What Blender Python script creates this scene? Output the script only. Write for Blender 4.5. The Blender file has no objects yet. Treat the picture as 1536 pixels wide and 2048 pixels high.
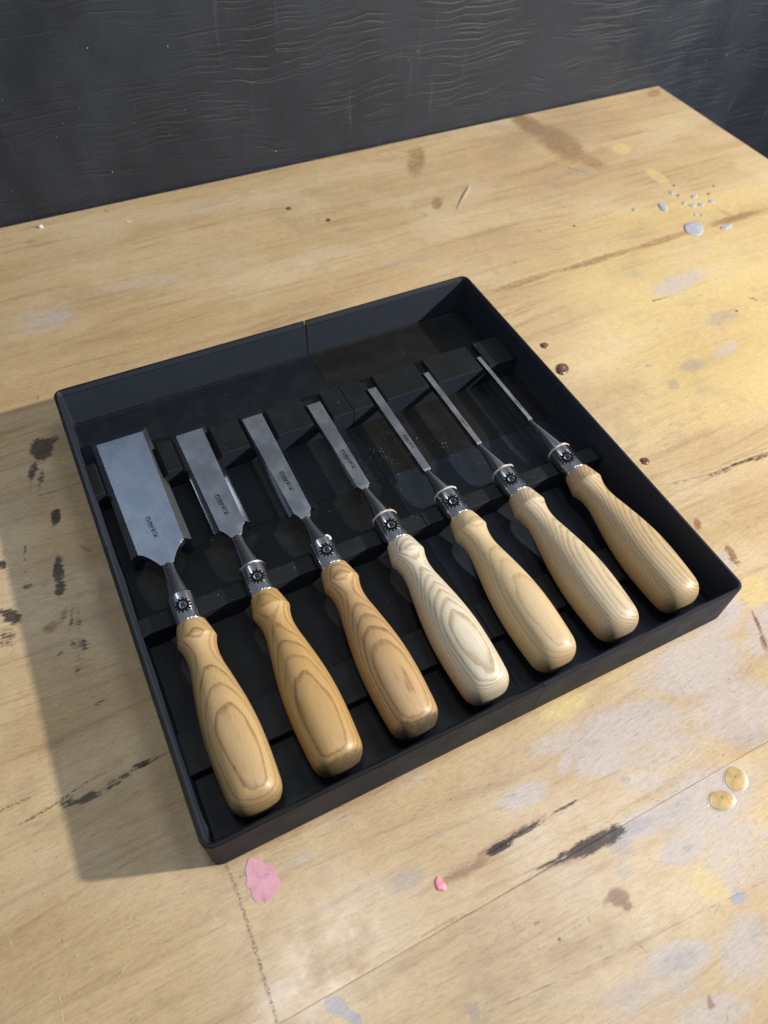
import bpy, bmesh, math, random
import numpy as np
from mathutils import Vector, Matrix

# ---------------------------------------------------------------- camera, light, exposure
SC = bpy.context.scene
COL = SC.collection
MM = 0.001
cam_d = bpy.data.cameras.new('camera')
cam = bpy.data.objects.new('camera', cam_d)
COL.objects.link(cam)
cam_d.sensor_fit = 'VERTICAL'
cam_d.sensor_height = 36.0
cam_d.lens = 36.0 * 1474.23 / 2048.0
cam_d.clip_start = 0.01
cam_d.clip_end = 50
RX = Vector((0.89470294, -0.44522763, 0.03576313))
DN = Vector((-0.33836575, -0.72786744, -0.59642067))
FW = Vector((0.29157378, 0.5215183, -0.80187492))
cam.matrix_world = Matrix(((RX.x, -DN.x, -FW.x, -0.13319), (RX.y, -DN.y, -FW.y, -0.25641),
                           (RX.z, -DN.z, -FW.z, 0.39070), (0, 0, 0, 1)))
cam_d.dof.use_dof = True
cam_d.dof.focus_distance = 0.45
cam_d.dof.aperture_fstop = 9.0
SC.camera = cam

world = bpy.data.worlds.new('World')
SC.world = world
world.use_nodes = True
bg = world.node_tree.nodes['Background']
bg.inputs[0].default_value = (0.76, 0.86, 1.0, 1)
bg.inputs[1].default_value = 0.185

def look_at(o, p):
    o.rotation_euler = (Vector(p) - o.location).to_track_quat('-Z', 'Y').to_euler()

# warm work lamp, low on the right
ld = bpy.data.lights.new('work_lamp', 'SPOT')
ld.energy = 200
ld.color = (1.0, 0.95, 0.86)
ld.shadow_soft_size = 0.03
ld.spot_size = math.radians(60)
ld.spot_blend = 0.75
lamp = bpy.data.objects.new('work_lamp', ld)
COL.objects.link(lamp)
lamp.location = (1.30, -0.66, 0.87)
look_at(lamp, (0.27, 0.14, 0))

# cool ceiling panel up to the right, small one straight above
def panel(name, loc, aim, sx, sy, watts, col):
    d = bpy.data.lights.new(name, 'AREA')
    d.shape = 'RECTANGLE'; d.size = sx; d.size_y = sy; d.energy = watts; d.color = col
    o = bpy.data.objects.new(name, d)
    COL.objects.link(o)
    o.location = loc
    look_at(o, aim)
panel('ceiling_panel', (0.62, -0.16, 1.75), (0.1, -0.05, 0), 0.55, 0.45, 8.5, (0.70, 0.83, 1.0))
panel('ceiling_panel', (-0.16, 1.50, 1.75), (-0.13, 0.06, 0.02), 0.50, 0.60, 0.2, (0.58, 0.78, 1.0))
panel('ceiling_panel', (-0.78, 1.50, 1.70), (0.0, -0.02, 0.02), 0.22, 0.60, 1.5, (0.84, 0.92, 1.0))
panel('ceiling_panel', (1.75, 1.40, 1.65), (0.0, -0.02, 0.02), 0.16, 0.5, 1.6, (1.0, 0.96, 0.9))
panel('ceiling_panel', (-0.12, -0.06, 1.75), (-0.1, -0.05, 0), 0.12, 0.34, 6.5, (0.92, 0.96, 1.0))

SC.view_settings.view_transform = 'Standard'
SC.view_settings.look = 'None'
SC.view_settings.exposure = 0
SC.view_settings.gamma = 1
SC.render.engine = 'CYCLES'
SC.cycles.max_bounces = 6

# ---------------------------------------------------------------- helpers
def tag(o, label=None, cat=None, group=None, kind=None):
    if label: o['label'] = label
    if cat: o['category'] = cat
    if group: o['group'] = group
    if kind: o['kind'] = kind
    return o

def empty(name, loc=(0, 0, 0)):
    o = bpy.data.objects.new(name, None)
    o.empty_display_size = 0.01
    COL.objects.link(o)
    o.location = [c * MM for c in loc]
    return o

def mesh(name, V, F, mat, parent=None, smooth=None, loc=None):
    """vertices in millimetres"""
    me = bpy.data.meshes.new(name)
    me.from_pydata([(v[0] * MM, v[1] * MM, v[2] * MM) for v in V], [], F)
    me.materials.append(mat)
    if smooth is not None:
        me.polygons.foreach_set('use_smooth', [True] * len(me.polygons))
        me.set_sharp_from_angle(angle=math.radians(smooth))
    me.update()
    o = bpy.data.objects.new(name, me)
    COL.objects.link(o)
    if loc: o.location = [c * MM for c in loc]
    if parent: o.parent = parent
    return o

def fix_normals(o):
    bm = bmesh.new(); bm.from_mesh(o.data)
    bmesh.ops.recalc_face_normals(bm, faces=bm.faces[:])
    bm.to_mesh(o.data); bm.free()
    return o

def bevel(o, w, seg=2, ang=40):
    m = o.modifiers.new('edge', 'BEVEL')
    m.width = w * MM; m.segments = seg; m.limit_method = 'ANGLE'; m.angle_limit = math.radians(ang)
    m.harden_normals = False
    return o

class NT:
    """small node-tree builder"""
    def __init__(self, name):
        self.m = bpy.data.materials.new(name)
        self.m.use_nodes = True
        self.t = self.m.node_tree
        self.t.nodes.clear()
        self.out = self.t.nodes.new('ShaderNodeOutputMaterial')
        self.b = self.t.nodes.new('ShaderNodeBsdfPrincipled')
        self.t.links.new(self.b.outputs[0], self.out.inputs[0])
    def n(self, typ, **kw):
        x = self.t.nodes.new('ShaderNode' + typ)
        for k, v in kw.items(): setattr(x, k, v)
        return x
    def l(self, a, b): self.t.links.new(a, b)
    def put(self, sock, v):
        if isinstance(v, bpy.types.NodeSocket): self.l(v, sock)
        elif isinstance(v, tuple) and len(v) == 3 and sock.type == 'RGBA': sock.default_value = (*v, 1)
        else: sock.default_value = v
    def math(self, op, a, b=0.0, c=None, clamp=False):
        x = self.n('Math', operation=op, use_clamp=clamp)
        self.put(x.inputs[0], a); self.put(x.inputs[1], b)
        if c is not None: self.put(x.inputs[2], c)
        return x.outputs[0]
    def obj(self):
        return self.n('TexCoord').outputs['Object']
    def scale(self, v, s):
        x = self.n('VectorMath', operation='MULTIPLY')
        self.put(x.inputs[0], v); x.inputs[1].default_value = s
        return x.outputs[0]
    def noise(self, vec, scale=1.0, detail=3.0, rough=0.55, dist=0.0):
        x = self.n('TexNoise')
        self.put(x.inputs['Vector'], vec)
        x.inputs['Scale'].default_value = scale
        x.inputs['Detail'].default_value = detail
        x.inputs['Roughness'].default_value = rough
        x.inputs['Distortion'].default_value = dist
        return x.outputs[0]
    def attr(self, name):
        return self.n('Attribute', attribute_name=name).outputs['Fac']
    def remap(self, v, a, b, c=0.0, d=1.0, smooth=True):
        x = self.n('MapRange')
        x.interpolation_type = 'SMOOTHSTEP' if smooth else 'LINEAR'
        self.put(x.inputs[0], v)
        for i, k in enumerate((a, b, c, d)): x.inputs[i + 1].default_value = k
        return x.outputs[0]
    def mix(self, f, a, b, blend='MIX'):
        x = self.n('Mix', data_type='RGBA', blend_type=blend)
        self.put(x.inputs[0], f)
        self.put(x.inputs[6], a); self.put(x.inputs[7], b)
        return x.outputs[2]
    def bump(self, h, strength=0.3, dist=0.0005):
        x = self.n('Bump')
        x.inputs['Strength'].default_value = strength
        x.inputs['Distance'].default_value = dist
        self.put(x.inputs['Height'], h)
        self.l(x.outputs[0], self.b.inputs['Normal'])
        return x
    def set(self, **kw):
        for k, v in kw.items(): self.put(self.b.inputs[k.replace('_', ' ')], v)
        return self

def simple(name, col, rough=0.5, metal=0.0, spec=0.5):
    k = NT(name)
    k.set(Base_Color=col, Roughness=rough, Metallic=metal)
    k.b.inputs['Specular IOR Level'].default_value = spec
    return k.m

# ---- marks on the bench, in millimetres from the middle of the tray: kind, centre, two half-axes, strength
BLOBS=[
('ink',-182.0,146.2,6.2,-7.0,-5.0,-10.2,1.00),
('ink',-190.5,129.4,2.4,-2.7,-4.2,-8.5,0.80),
('ink',-187.0,120.5,2.0,-1.5,-3.4,-10.3,0.70),
('ink',-173.2,151.3,4.8,2.4,0.7,-3.2,0.80),
('ink',-195.2,114.9,1.7,-1.3,-2.0,-6.0,0.50),
('ink',-188.1,111.6,1.4,-0.7,-1.0,-4.9,0.50),
('ink',-185.1,83.9,2.9,-2.0,-2.4,-7.4,1.00),
('ink',-207.8,63.8,1.1,-0.6,-1.5,-6.4,0.75),
('ink',-192.0,42.2,3.3,-1.5,-2.2,-10.4,1.00),
('ink',-193.8,29.3,3.1,-1.9,-2.0,-7.0,0.90),
('ink',-191.3,49.9,1.7,-0.3,-0.3,-5.8,0.60),
('brown',-173.8,51.6,3.2,-5.8,-1.6,-1.6,0.70),
('brown',-170.0,44.0,2.0,0.3,0.6,-5.8,0.45),
('brown',-172.9,15.6,1.4,-0.9,-4.4,-13.1,0.60),
('brown',-204.7,4.7,5.7,2.0,1.0,-3.7,0.80),
('brown',-195.6,10.2,1.8,-1.8,-3.4,-6.0,0.75),
('ink',-191.4,9.3,1.4,-0.8,-4.2,-14.1,0.60),
('ink',-188.9,2.6,1.5,-0.8,-2.5,-9.3,0.55),
('ink',-192.0,-12.7,5.5,-4.8,-1.9,-3.8,0.62),
('ink',-194.2,-24.7,5.1,-2.4,-1.2,-5.3,0.45),
('ink',-198.0,-29.6,3.0,-1.4,-0.6,-2.8,0.40),
('ink',-203.1,-14.7,2.4,0.5,0.4,-1.9,0.50),
('ink',-210.5,38.4,4.3,-0.5,0.0,-2.6,0.60),
('ink',-201.5,34.9,2.2,-2.3,-0.5,-1.0,0.50),
('ink',-211.6,51.4,2.2,-3.8,-0.7,-0.8,0.50),
('ink',-222.1,60.4,2.9,-1.4,-0.6,-3.8,0.90),
('ink',-220.0,69.5,1.5,-0.7,-0.3,-2.0,0.70),
('ink',-223.5,21.9,5.1,-6.1,-2.4,-3.8,0.85),
('ink',-227.8,9.6,5.5,-2.6,-1.4,-8.3,0.62),
('ink',-227.4,27.1,3.1,-1.5,-0.5,-3.1,0.70),
('ink',-189.8,-53.0,7.0,-0.3,0.1,-1.4,0.60),
('ink',-211.3,-53.6,5.9,-0.3,0.1,-0.9,0.50),
('ink',-183.7,-44.7,6.1,0.4,0.1,-0.9,0.50),
('ink',-198.2,-42.6,4.5,-0.2,0.1,-0.9,0.40),
('brown',-218.6,-37.6,7.5,-1.1,0.1,-2.5,0.35),
('ink',-178.2,-95.7,5.2,-0.2,0.2,-1.9,0.95),
('ink',-190.4,-97.5,6.9,0.9,0.5,-2.2,0.62),
('ink',-195.6,-99.7,5.6,-0.5,0.1,-1.6,0.60),
('ink',-210.1,-100.3,10.4,-1.3,0.1,-1.9,0.90),
('ink',-203.7,-99.6,7.0,-1.7,-0.0,-1.2,0.70),
('ink',-235.3,-98.2,6.6,0.1,0.2,-1.2,0.70),
('ink',-217.9,-96.5,5.3,0.5,0.3,-1.2,0.70),
('brown',-174.2,-95.3,8.5,-0.3,0.3,-4.2,0.40),
('ink',-184.4,-108.7,2.0,0.0,0.1,-0.8,0.80),
('ink',-174.5,196.7,1.4,-1.9,-1.6,-2.8,0.75),
('ink',-237.5,-56.0,7.1,-1.9,-0.0,-1.6,0.40),
('ink',266.8,-71.2,18.6,-2.1,-1.2,-1.9,0.80),
('ink',239.4,-70.3,12.0,-1.6,-1.6,-2.7,0.60),
('ink',215.6,-66.3,11.7,-1.6,-0.6,-1.1,0.45),
('ink',203.9,-65.3,3.7,-0.8,-0.9,-1.5,0.50),
('brown',198.7,-126.6,2.8,0.3,-1.5,-6.6,0.95),
('brown',196.2,-132.7,2.8,-3.5,-2.1,-1.4,0.90),
('brown',197.4,-123.0,1.4,-0.3,-2.2,-3.2,0.80),
('brown',193.6,-99.6,3.3,-0.5,-2.5,-4.5,1.00),
('pale',189.5,-130.8,7.4,-3.5,-6.7,-7.4,0.80),
('pale',174.7,-177.9,8.1,-6.1,-15.8,-12.6,0.90),
('brown',177.4,-172.8,1.6,-0.0,-3.2,-8.7,0.95),
('brown',171.3,-184.7,2.7,-0.3,-2.6,-5.6,0.90),
('brown',203.4,-147.7,4.0,0.8,-0.4,-6.1,0.40),
('grey',295.1,24.3,14.2,-2.2,-3.7,-5.8,0.75),
('grey',267.5,13.7,6.0,1.0,-1.7,-5.6,0.75),
('grey',326.5,142.6,5.8,-9.3,-8.1,-6.9,0.50),
('grey',263.0,38.7,2.6,-1.2,-1.7,-2.1,0.80),
('pale',355.7,114.1,33.1,1.5,-6.9,-13.4,0.75),
('grey',357.7,60.3,18.8,-3.4,-6.9,-9.6,0.60),
('pale',332.5,27.6,19.0,3.1,-2.0,-5.4,0.60),
('grey',235.5,-29.2,5.6,-5.8,-4.1,-3.4,0.50),
('grey',260.3,-47.1,3.1,-1.4,-1.7,-1.9,0.50),
('grey',239.3,7.3,7.2,1.1,-2.4,-9.0,0.30),
('grey',282.1,-0.2,9.3,-0.1,-2.3,-4.6,0.45),
('yellow',378.8,48.1,11.9,-5.3,-7.1,-7.5,0.60),
('ink',324.9,102.5,13.8,-0.5,-0.6,-1.2,0.60),
('ink',400.4,104.0,19.1,-0.7,-0.9,-1.5,0.50),
('ink',402.1,69.2,2.9,-3.4,-1.5,-1.2,0.70),
('ink',377.0,61.9,2.0,-0.9,-1.2,-1.3,0.70),
('ink',322.2,223.2,2.0,-0.9,-1.2,-1.7,0.80),
('ink',286.7,228.6,1.1,-1.8,-1.4,-1.5,0.60),
('ink',238.7,196.9,1.9,-0.8,-0.8,-1.3,0.50),
('brown',231.8,169.9,48.0,1.6,-2.0,-5.0,0.70),
('brown',312.9,170.4,51.2,0.6,-2.5,-5.2,0.75),
('brown',388.8,171.5,43.2,0.5,-3.0,-5.4,0.70),
('brown',475.8,172.0,39.8,-0.3,-3.7,-5.6,0.80),
('brown',473.3,183.4,4.8,-14.0,-3.8,-2.7,0.60),
('brown',223.2,164.5,39.9,1.3,-6.0,-15.4,0.35),
('yellow',415.1,203.6,143.3,-8.6,-13.5,-21.5,0.60),
('brown',391.2,405.1,9.8,-38.1,-14.3,-13.4,0.85),
('brown',400.1,360.1,8.4,-40.8,-23.6,-20.1,0.80),
('brown',407.4,315.7,8.5,-24.2,-11.4,-10.1,0.65),
('brown',431.1,330.2,10.1,-4.2,-9.6,-12.9,0.50),
('brown',240.2,387.4,10.0,-6.3,-18.7,-31.8,0.70),
('brown',241.2,381.7,7.8,-4.9,-15.2,-25.5,0.50),
('brown',221.3,309.6,5.8,-2.5,-7.2,-13.1,0.75),
('brown',203.8,317.0,11.2,-4.7,-7.0,-13.1,0.45),
('brown',241.7,320.2,45.7,4.9,-2.3,-6.5,0.50),
('brown',331.3,323.0,48.5,2.7,-2.3,-5.1,0.50),
('yellow',454.1,323.0,6.9,-6.4,-8.1,-8.9,0.95),
('yellow',454.9,263.9,2.8,-15.3,-7.9,-5.7,0.95),
('brown',571.0,413.4,11.5,-1.4,-6.7,-9.5,0.70),
('brown',543.2,413.7,19.9,-2.4,-5.7,-8.3,0.40),
('grey',384.0,300.9,16.9,-15.3,-7.2,-8.4,0.55),
('grey',358.5,290.9,35.9,0.7,-4.1,-8.1,0.45),
('brown',532.7,288.2,37.9,-3.8,-6.3,-8.6,0.45),
('brown',536.4,253.3,33.8,-8.4,-6.7,-8.1,0.35),
('ink',373.1,319.2,20.0,-23.8,-1.3,-1.5,0.50),
('brown',-69.9,418.6,2.3,-4.0,-1.4,-2.7,0.70),
('brown',-142.3,396.2,6.2,-0.1,-0.3,-3.9,0.60),
('ink',86.2,355.8,3.0,-1.3,-1.4,-3.5,0.85),
('ink',112.7,323.6,2.6,-1.1,-1.5,-3.4,0.85),
('brown',200.3,295.2,2.6,-1.1,-1.6,-3.0,0.60),
('brown',6.7,334.4,27.0,-1.2,-0.8,-3.8,0.40),
('brown',-84.6,399.2,43.8,-0.8,-0.7,-5.6,0.35),
('pale',20.7,390.1,18.8,-1.6,-2.9,-12.4,0.50),
('pale',-151.9,283.3,30.1,-0.3,-1.0,-19.2,0.50),
('brown',-68.2,375.1,2.8,-1.2,-3.9,-15.2,0.30),
('brown',69.6,243.2,45.1,-0.0,-3.3,-13.2,0.35),
('pale',154.1,237.7,38.8,-0.1,-4.5,-13.6,0.30),
('brown',-3.5,252.9,50.7,-1.1,-1.5,-7.8,0.40),
('brown',-109.5,278.2,50.6,-2.0,-0.7,-6.5,0.35),
('pale',-62.0,300.7,41.6,-0.0,-1.4,-10.3,0.40),
('pale',-7.7,-196.4,13.4,-1.3,-0.9,-5.3,0.90),
('pale',40.0,-188.9,8.8,-7.8,-3.8,-3.2,0.80),
('grey',42.8,-190.6,5.9,-5.2,-2.7,-2.2,0.70),
('pale',22.5,-191.9,2.3,-2.4,-5.2,-3.8,0.80),
('pale',41.0,-199.9,15.2,-3.1,-2.8,-7.2,0.90),
('pale',44.8,-235.1,27.7,-2.1,-1.3,-6.7,0.90),
('grey',58.5,-236.3,15.7,-0.1,-0.4,-3.8,0.55),
('grey',23.8,-238.0,7.4,-1.1,-1.6,-5.8,0.80),
('grey',18.5,-247.7,2.8,-4.3,-4.7,-2.1,0.70),
('pale',51.0,-253.4,15.0,-1.3,-1.3,-6.4,0.80),
('grey',53.5,-253.9,4.1,-0.1,-0.2,-2.4,0.70),
('pale',18.9,-290.0,16.6,-4.2,-2.8,-6.7,0.90),
('grey',18.8,-291.1,13.0,-3.3,-1.8,-4.4,0.60),
('pale',55.3,-217.9,16.5,-3.5,-2.9,-6.9,0.70),
('grey',45.9,-213.3,2.7,-2.0,-1.8,-1.7,0.90),
('pale',64.2,-189.2,38.5,-4.6,-3.6,-11.5,0.85),
('pale',123.7,-178.1,38.9,-4.3,-6.5,-16.5,0.90),
('pale',128.5,-210.5,20.6,-9.9,-14.5,-15.7,0.90),
('pale',160.0,-158.9,19.6,-0.4,-4.9,-14.9,0.85),
('grey',79.8,-187.1,18.2,-2.1,-1.7,-5.2,0.40),
('grey',121.4,-226.0,12.7,-3.7,-3.8,-5.7,0.50),
('pale',50.3,-301.7,14.9,-7.3,-11.5,-12.3,0.70),
('grey',60.5,-297.6,5.4,-2.7,-6.0,-6.3,0.50),
('pale',16.3,-312.8,20.5,-5.4,-2.8,-6.5,0.80),
('pale',79.6,-241.0,31.1,-4.6,-6.5,-17.8,0.75),
('pale',26.9,-180.5,20.1,-1.7,-1.4,-6.4,0.70),
('grey',10.3,-178.5,8.0,-2.3,-1.6,-3.7,0.50),
('yellow',40.8,-165.2,18.1,-0.5,-1.1,-6.8,0.70),
('yellow',51.3,-214.5,8.6,-0.5,-0.6,-2.9,0.70),
('yellow',52.1,-272.1,5.2,-8.1,-7.3,-2.8,0.60),
('yellow',104.3,-232.8,6.7,-7.3,-7.8,-4.5,0.50),
('yellow',74.7,-161.5,14.0,-1.4,-1.3,-4.2,0.50),
('yellow',192.5,-154.7,8.7,-4.1,-9.1,-9.7,0.70),
('yellow',157.0,-179.7,15.1,-1.6,-1.9,-4.2,0.50),
('brown',8.4,-256.5,3.7,-3.7,-4.0,-2.6,1.20),
('brown',10.0,-261.6,2.6,-1.3,-1.7,-2.2,0.90),
('brown',2.0,-255.5,0.7,-1.3,-3.5,-1.2,0.70),
('ink',-8.5,-255.8,0.9,-0.4,-0.6,-0.9,0.70),
('ink',-10.4,-257.7,1.3,-0.6,-0.7,-1.0,0.70),
('ink',-19.5,-258.7,1.9,0.1,0.1,-0.7,0.80),
('ink',-14.9,-258.2,1.0,-0.0,0.0,-0.5,0.70),
('ink',-27.3,-259.0,1.6,-1.5,-0.8,-0.6,0.90),
('brown',-33.3,-248.2,0.7,-0.8,-1.5,-0.9,0.95),
('brown',19.6,-309.0,1.6,-0.5,-1.8,-3.2,0.90),
('brown',19.4,-310.6,2.6,-0.2,-0.1,-1.8,0.90),
('ink',11.9,-272.8,2.0,-0.3,-0.1,-0.5,0.80),
('ink',56.0,-191.4,1.1,-0.5,-0.8,-1.0,0.70),
('ink',102.9,-226.2,0.6,-1.0,-1.1,-0.5,0.70),
('ink',-29.4,-212.1,10.8,0.7,0.2,-2.3,1.15),
('ink',-15.9,-211.4,11.8,0.5,0.1,-1.5,0.95),
('ink',9.0,-210.8,15.0,0.2,-0.0,-1.1,0.70),
('ink',9.9,-231.3,15.9,-0.9,-0.4,-3.7,1.15),
('ink',20.4,-231.7,10.8,-0.6,-0.5,-4.0,1.00),
('ink',-10.1,-229.7,10.3,-0.3,-0.1,-1.3,0.90),
('brown',0.7,-231.4,15.7,-0.7,-0.4,-4.4,0.80),
('grey',35.6,-234.6,12.3,-0.9,-0.7,-3.8,0.80),
('brown',-24.3,-210.7,24.6,0.8,0.1,-3.0,0.75),
('brown',-49.4,-213.7,19.8,-0.3,0.0,-3.8,0.80),
('brown',-71.2,-212.9,14.4,-0.7,0.0,-2.6,0.55),
('brown',-25.3,-230.5,23.9,0.0,0.0,-1.3,0.70),
('brown',-69.9,-230.0,23.4,-0.7,0.1,-1.2,0.65),
('brown',-100.6,-228.4,17.9,-1.1,0.1,-1.4,0.60),
('brown',-123.5,-229.0,17.2,-1.1,0.1,-1.4,0.40),
('grey',-80.7,-205.1,11.5,-0.7,0.0,-5.3,0.70),
('grey',-82.7,-203.6,7.2,-0.4,0.0,-3.3,0.40),
('grey',-56.6,-192.9,3.4,-2.4,-1.7,-2.0,0.55),
('grey',-98.6,-164.5,5.0,-5.0,-3.4,-3.4,0.60),
('blue',-131.1,-236.1,3.9,-3.2,-2.1,-2.3,0.95),
('blue',-126.3,-243.1,3.7,-4.6,-1.8,-1.0,0.90),
('blue',-128.1,-239.1,1.6,-2.0,-1.5,-0.9,0.70),
('blue',-141.2,-237.9,1.9,-1.0,-0.3,-0.7,0.80),
('grey',-77.3,-264.7,2.6,-1.3,-2.3,-3.9,0.85),
('grey',-114.2,-185.7,8.2,-1.1,-0.2,-4.5,0.45),
('grey',-125.5,-175.3,7.0,-0.9,-0.1,-3.5,0.35),
('pale',-119.8,-174.3,10.6,-0.6,0.1,-1.4,0.70),
('ink',-87.3,-249.4,1.9,0.3,0.2,-0.6,0.80),
('ink',-89.7,-250.5,0.8,-0.4,-0.4,-0.7,0.60),
('ink',-85.2,-252.6,1.9,-2.1,-0.3,-0.2,0.60),
('brown',-75.8,-254.3,1.2,-0.6,-0.3,-0.5,0.50),
('ink',-41.2,-166.6,0.0,-1.3,-0.8,-0.0,0.70),
('ink',-42.3,-181.3,1.6,-0.2,-0.1,-0.7,0.70),
('ink',-101.4,-222.9,0.6,-0.3,-0.3,-0.5,0.70),
('ink',-75.5,-253.8,0.5,-0.3,-0.2,-0.4,0.60),
('pale',-56.3,-163.8,11.8,-1.3,-0.9,-7.5,0.50),
('brown',-74.9,-166.0,20.4,-0.6,-0.0,-6.2,0.30),
('brown',-194.0,-165.6,27.9,-4.5,0.3,-6.7,0.35),
('brown',-175.5,-196.9,27.3,-3.9,0.2,-4.1,0.35),
('brown',-228.0,-132.5,21.5,-3.5,0.2,-3.1,0.35),
('pale',-211.6,-156.9,3.1,-0.1,1.8,-10.3,0.35),
('grey',-211.2,-199.0,1.9,-1.0,-0.3,-1.2,0.60),
('brown',-230.3,-174.1,22.0,-2.9,0.4,-3.2,0.30),
('brown',-126.5,-207.9,26.6,-1.7,0.1,-1.9,0.35),
('brown',-169.3,-212.6,20.5,-1.8,0.2,-1.4,0.30),
('brown',-140.7,-194.1,17.8,-2.5,-0.0,-3.2,0.30),
('brown',-198.0,100.1,21.0,-1.6,-0.0,-10.9,0.35),
('brown',-198.1,152.6,14.2,-2.6,-0.8,-14.5,0.30),
('brown',-212.4,-71.0,19.2,-3.2,0.2,-8.6,0.35),
('brown',-178.5,-72.4,7.5,-1.2,-0.5,-17.5,0.30),
('brown',-201.4,-19.6,15.6,-2.2,0.0,-9.9,0.35),
('brown',-231.6,-115.9,21.9,-2.9,0.6,-6.2,0.35),
('brown',-186.3,-138.1,18.1,-2.6,0.2,-7.3,0.30),
('pale',78.9,-205.5,44.4,-5.7,-6.7,-19.8,0.60),
('pale',76.7,-266.5,18.3,-8.9,-16.5,-17.8,0.55),
('pale',-1.9,-293.3,28.0,-5.2,-2.7,-10.6,0.55),
('blue',61.1,-283.1,3.9,-1.2,-1.4,-2.2,1.00),
('pale',61.4,-277.9,2.7,-0.1,-0.5,-4.0,0.80),]
LINES=[
('crack',[(-240.4,-98.6),(-232.8,-97.8),(-221.8,-96.3),(-212.4,-93.8),(-201.8,-91.9),(-195.4,-91.7)],[0.3,1.0,1.4,0.9,0.6,0.2]),
('crack',[(-247.8,-87.9),(-240.6,-87.7),(-234.5,-87.4),(-227.0,-86.7)],[1.0,1.2,0.8,0.2]),
('crack',[(-192.2,105.6),(-184.3,105.2),(-174.5,105.3),(-164.8,105.0)],[1.1,1.0,0.6,0.4]),
('crack',[(-194.1,-102.1),(-184.7,-97.4),(-177.2,-96.8),(-165.6,-95.4)],[0.2,0.5,1.2,0.3]),
('crack',[(184.9,-60.5),(200.3,-63.7),(223.3,-67.9),(233.9,-69.3),(258.5,-69.9),(284.4,-70.9),(314.8,-72.1)],[0.2,0.3,0.4,0.7,0.9,1.2,1.0]),
('crack',[(223.2,-65.3),(243.0,-66.4),(270.9,-66.8),(287.6,-67.6)],[0.2,0.4,0.5,0.5]),
('crack',[(-41.7,-212.7),(-35.7,-212.4),(-28.1,-212.0),(-18.4,-211.2),(-0.4,-210.9),(32.7,-210.9)],[0.2,0.6,1.0,0.5,0.3,0.15]),
('crack',[(-38.2,-228.1),(-23.8,-228.0),(-12.7,-229.2),(-4.8,-229.8),(12.4,-227.8),(33.2,-225.3),(52.8,-225.2)],[0.1,0.3,0.5,0.5,0.2,0.2,0.1]),
('crack',[(179.6,-166.6),(177.0,-173.7),(173.3,-180.2),(170.7,-188.7)],[0.3,0.7,0.9,0.9]),
('crack',[(30.6,-207.3),(46.4,-208.1)],[0.3,0.2]),
('crack',[(196.4,-126.8),(195.6,-131.5),(195.6,-136.6)],[0.6,0.9,0.5]),
('pencil_line',[(-155.2,-160.2),(-154.7,-168.8),(-154.4,-177.6),(-154.8,-189.4),(-155.1,-200.0),(-155.8,-215.1),(-156.3,-230.8)],[1.3,1.6,1.7,1.7,1.6,1.7,1.6]),
('scratch_dark',[(219.2,52.7),(223.6,11.6),(230.3,-38.2)],[0.25,0.3,0.25]),
('scratch_dark',[(210.5,-101.6),(214.5,-115.2),(218.6,-128.1)],[0.3,0.4,0.25]),
('scratch_dark',[(233.3,89.9),(235.8,72.8)],[0.25,0.25]),
('scratch_dark',[(-75.7,-267.2),(-39.0,-271.8),(3.0,-276.2),(45.4,-279.7),(79.6,-283.1)],[0.3,0.4,0.3,0.4,0.4]),
('scratch_dark',[(-113.4,-207.0),(-92.6,-207.2)],[0.3,0.25]),
('scratch_pale',[(-97.0,177.1),(-159.8,247.7),(-162.6,288.1)],[0.3,0.4,0.2]),
('scratch_pale',[(-198.8,207.7),(-181.1,208.7),(-161.5,209.7)],[0.5,0.5,0.4]),
('scratch_pale',[(-94.8,-191.5),(-94.4,-199.1),(-93.8,-205.4)],[0.4,0.4,0.2]),
('scratch_pale',[(-214.8,-184.9),(-209.8,-181.1),(-205.0,-178.5)],[0.5,0.8,0.4]),
('scratch_pale',[(-238.1,-178.5),(-238.7,-189.9)],[0.4,0.5]),
('scratch_pale',[(82.8,-256.2),(73.5,-270.0),(72.5,-274.6)],[0.3,0.4,0.2]),
('scratch_pale',[(88.1,-261.5),(84.8,-275.6)],[0.3,0.4]),
('scratch_pale',[(-200.7,-168.6),(-192.4,-168.2),(-183.4,-169.9)],[0.3,0.4,0.2]),
('scratch_pale',[(-186.2,-167.1),(-172.7,-162.4)],[0.2,0.3]),
('scratch_pale',[(-133.0,-174.6),(-114.7,-174.6)],[0.6,0.5]),
('scratch_pale',[(33.3,-171.2),(36.7,-180.6)],[0.3,0.3]),
]
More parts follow.
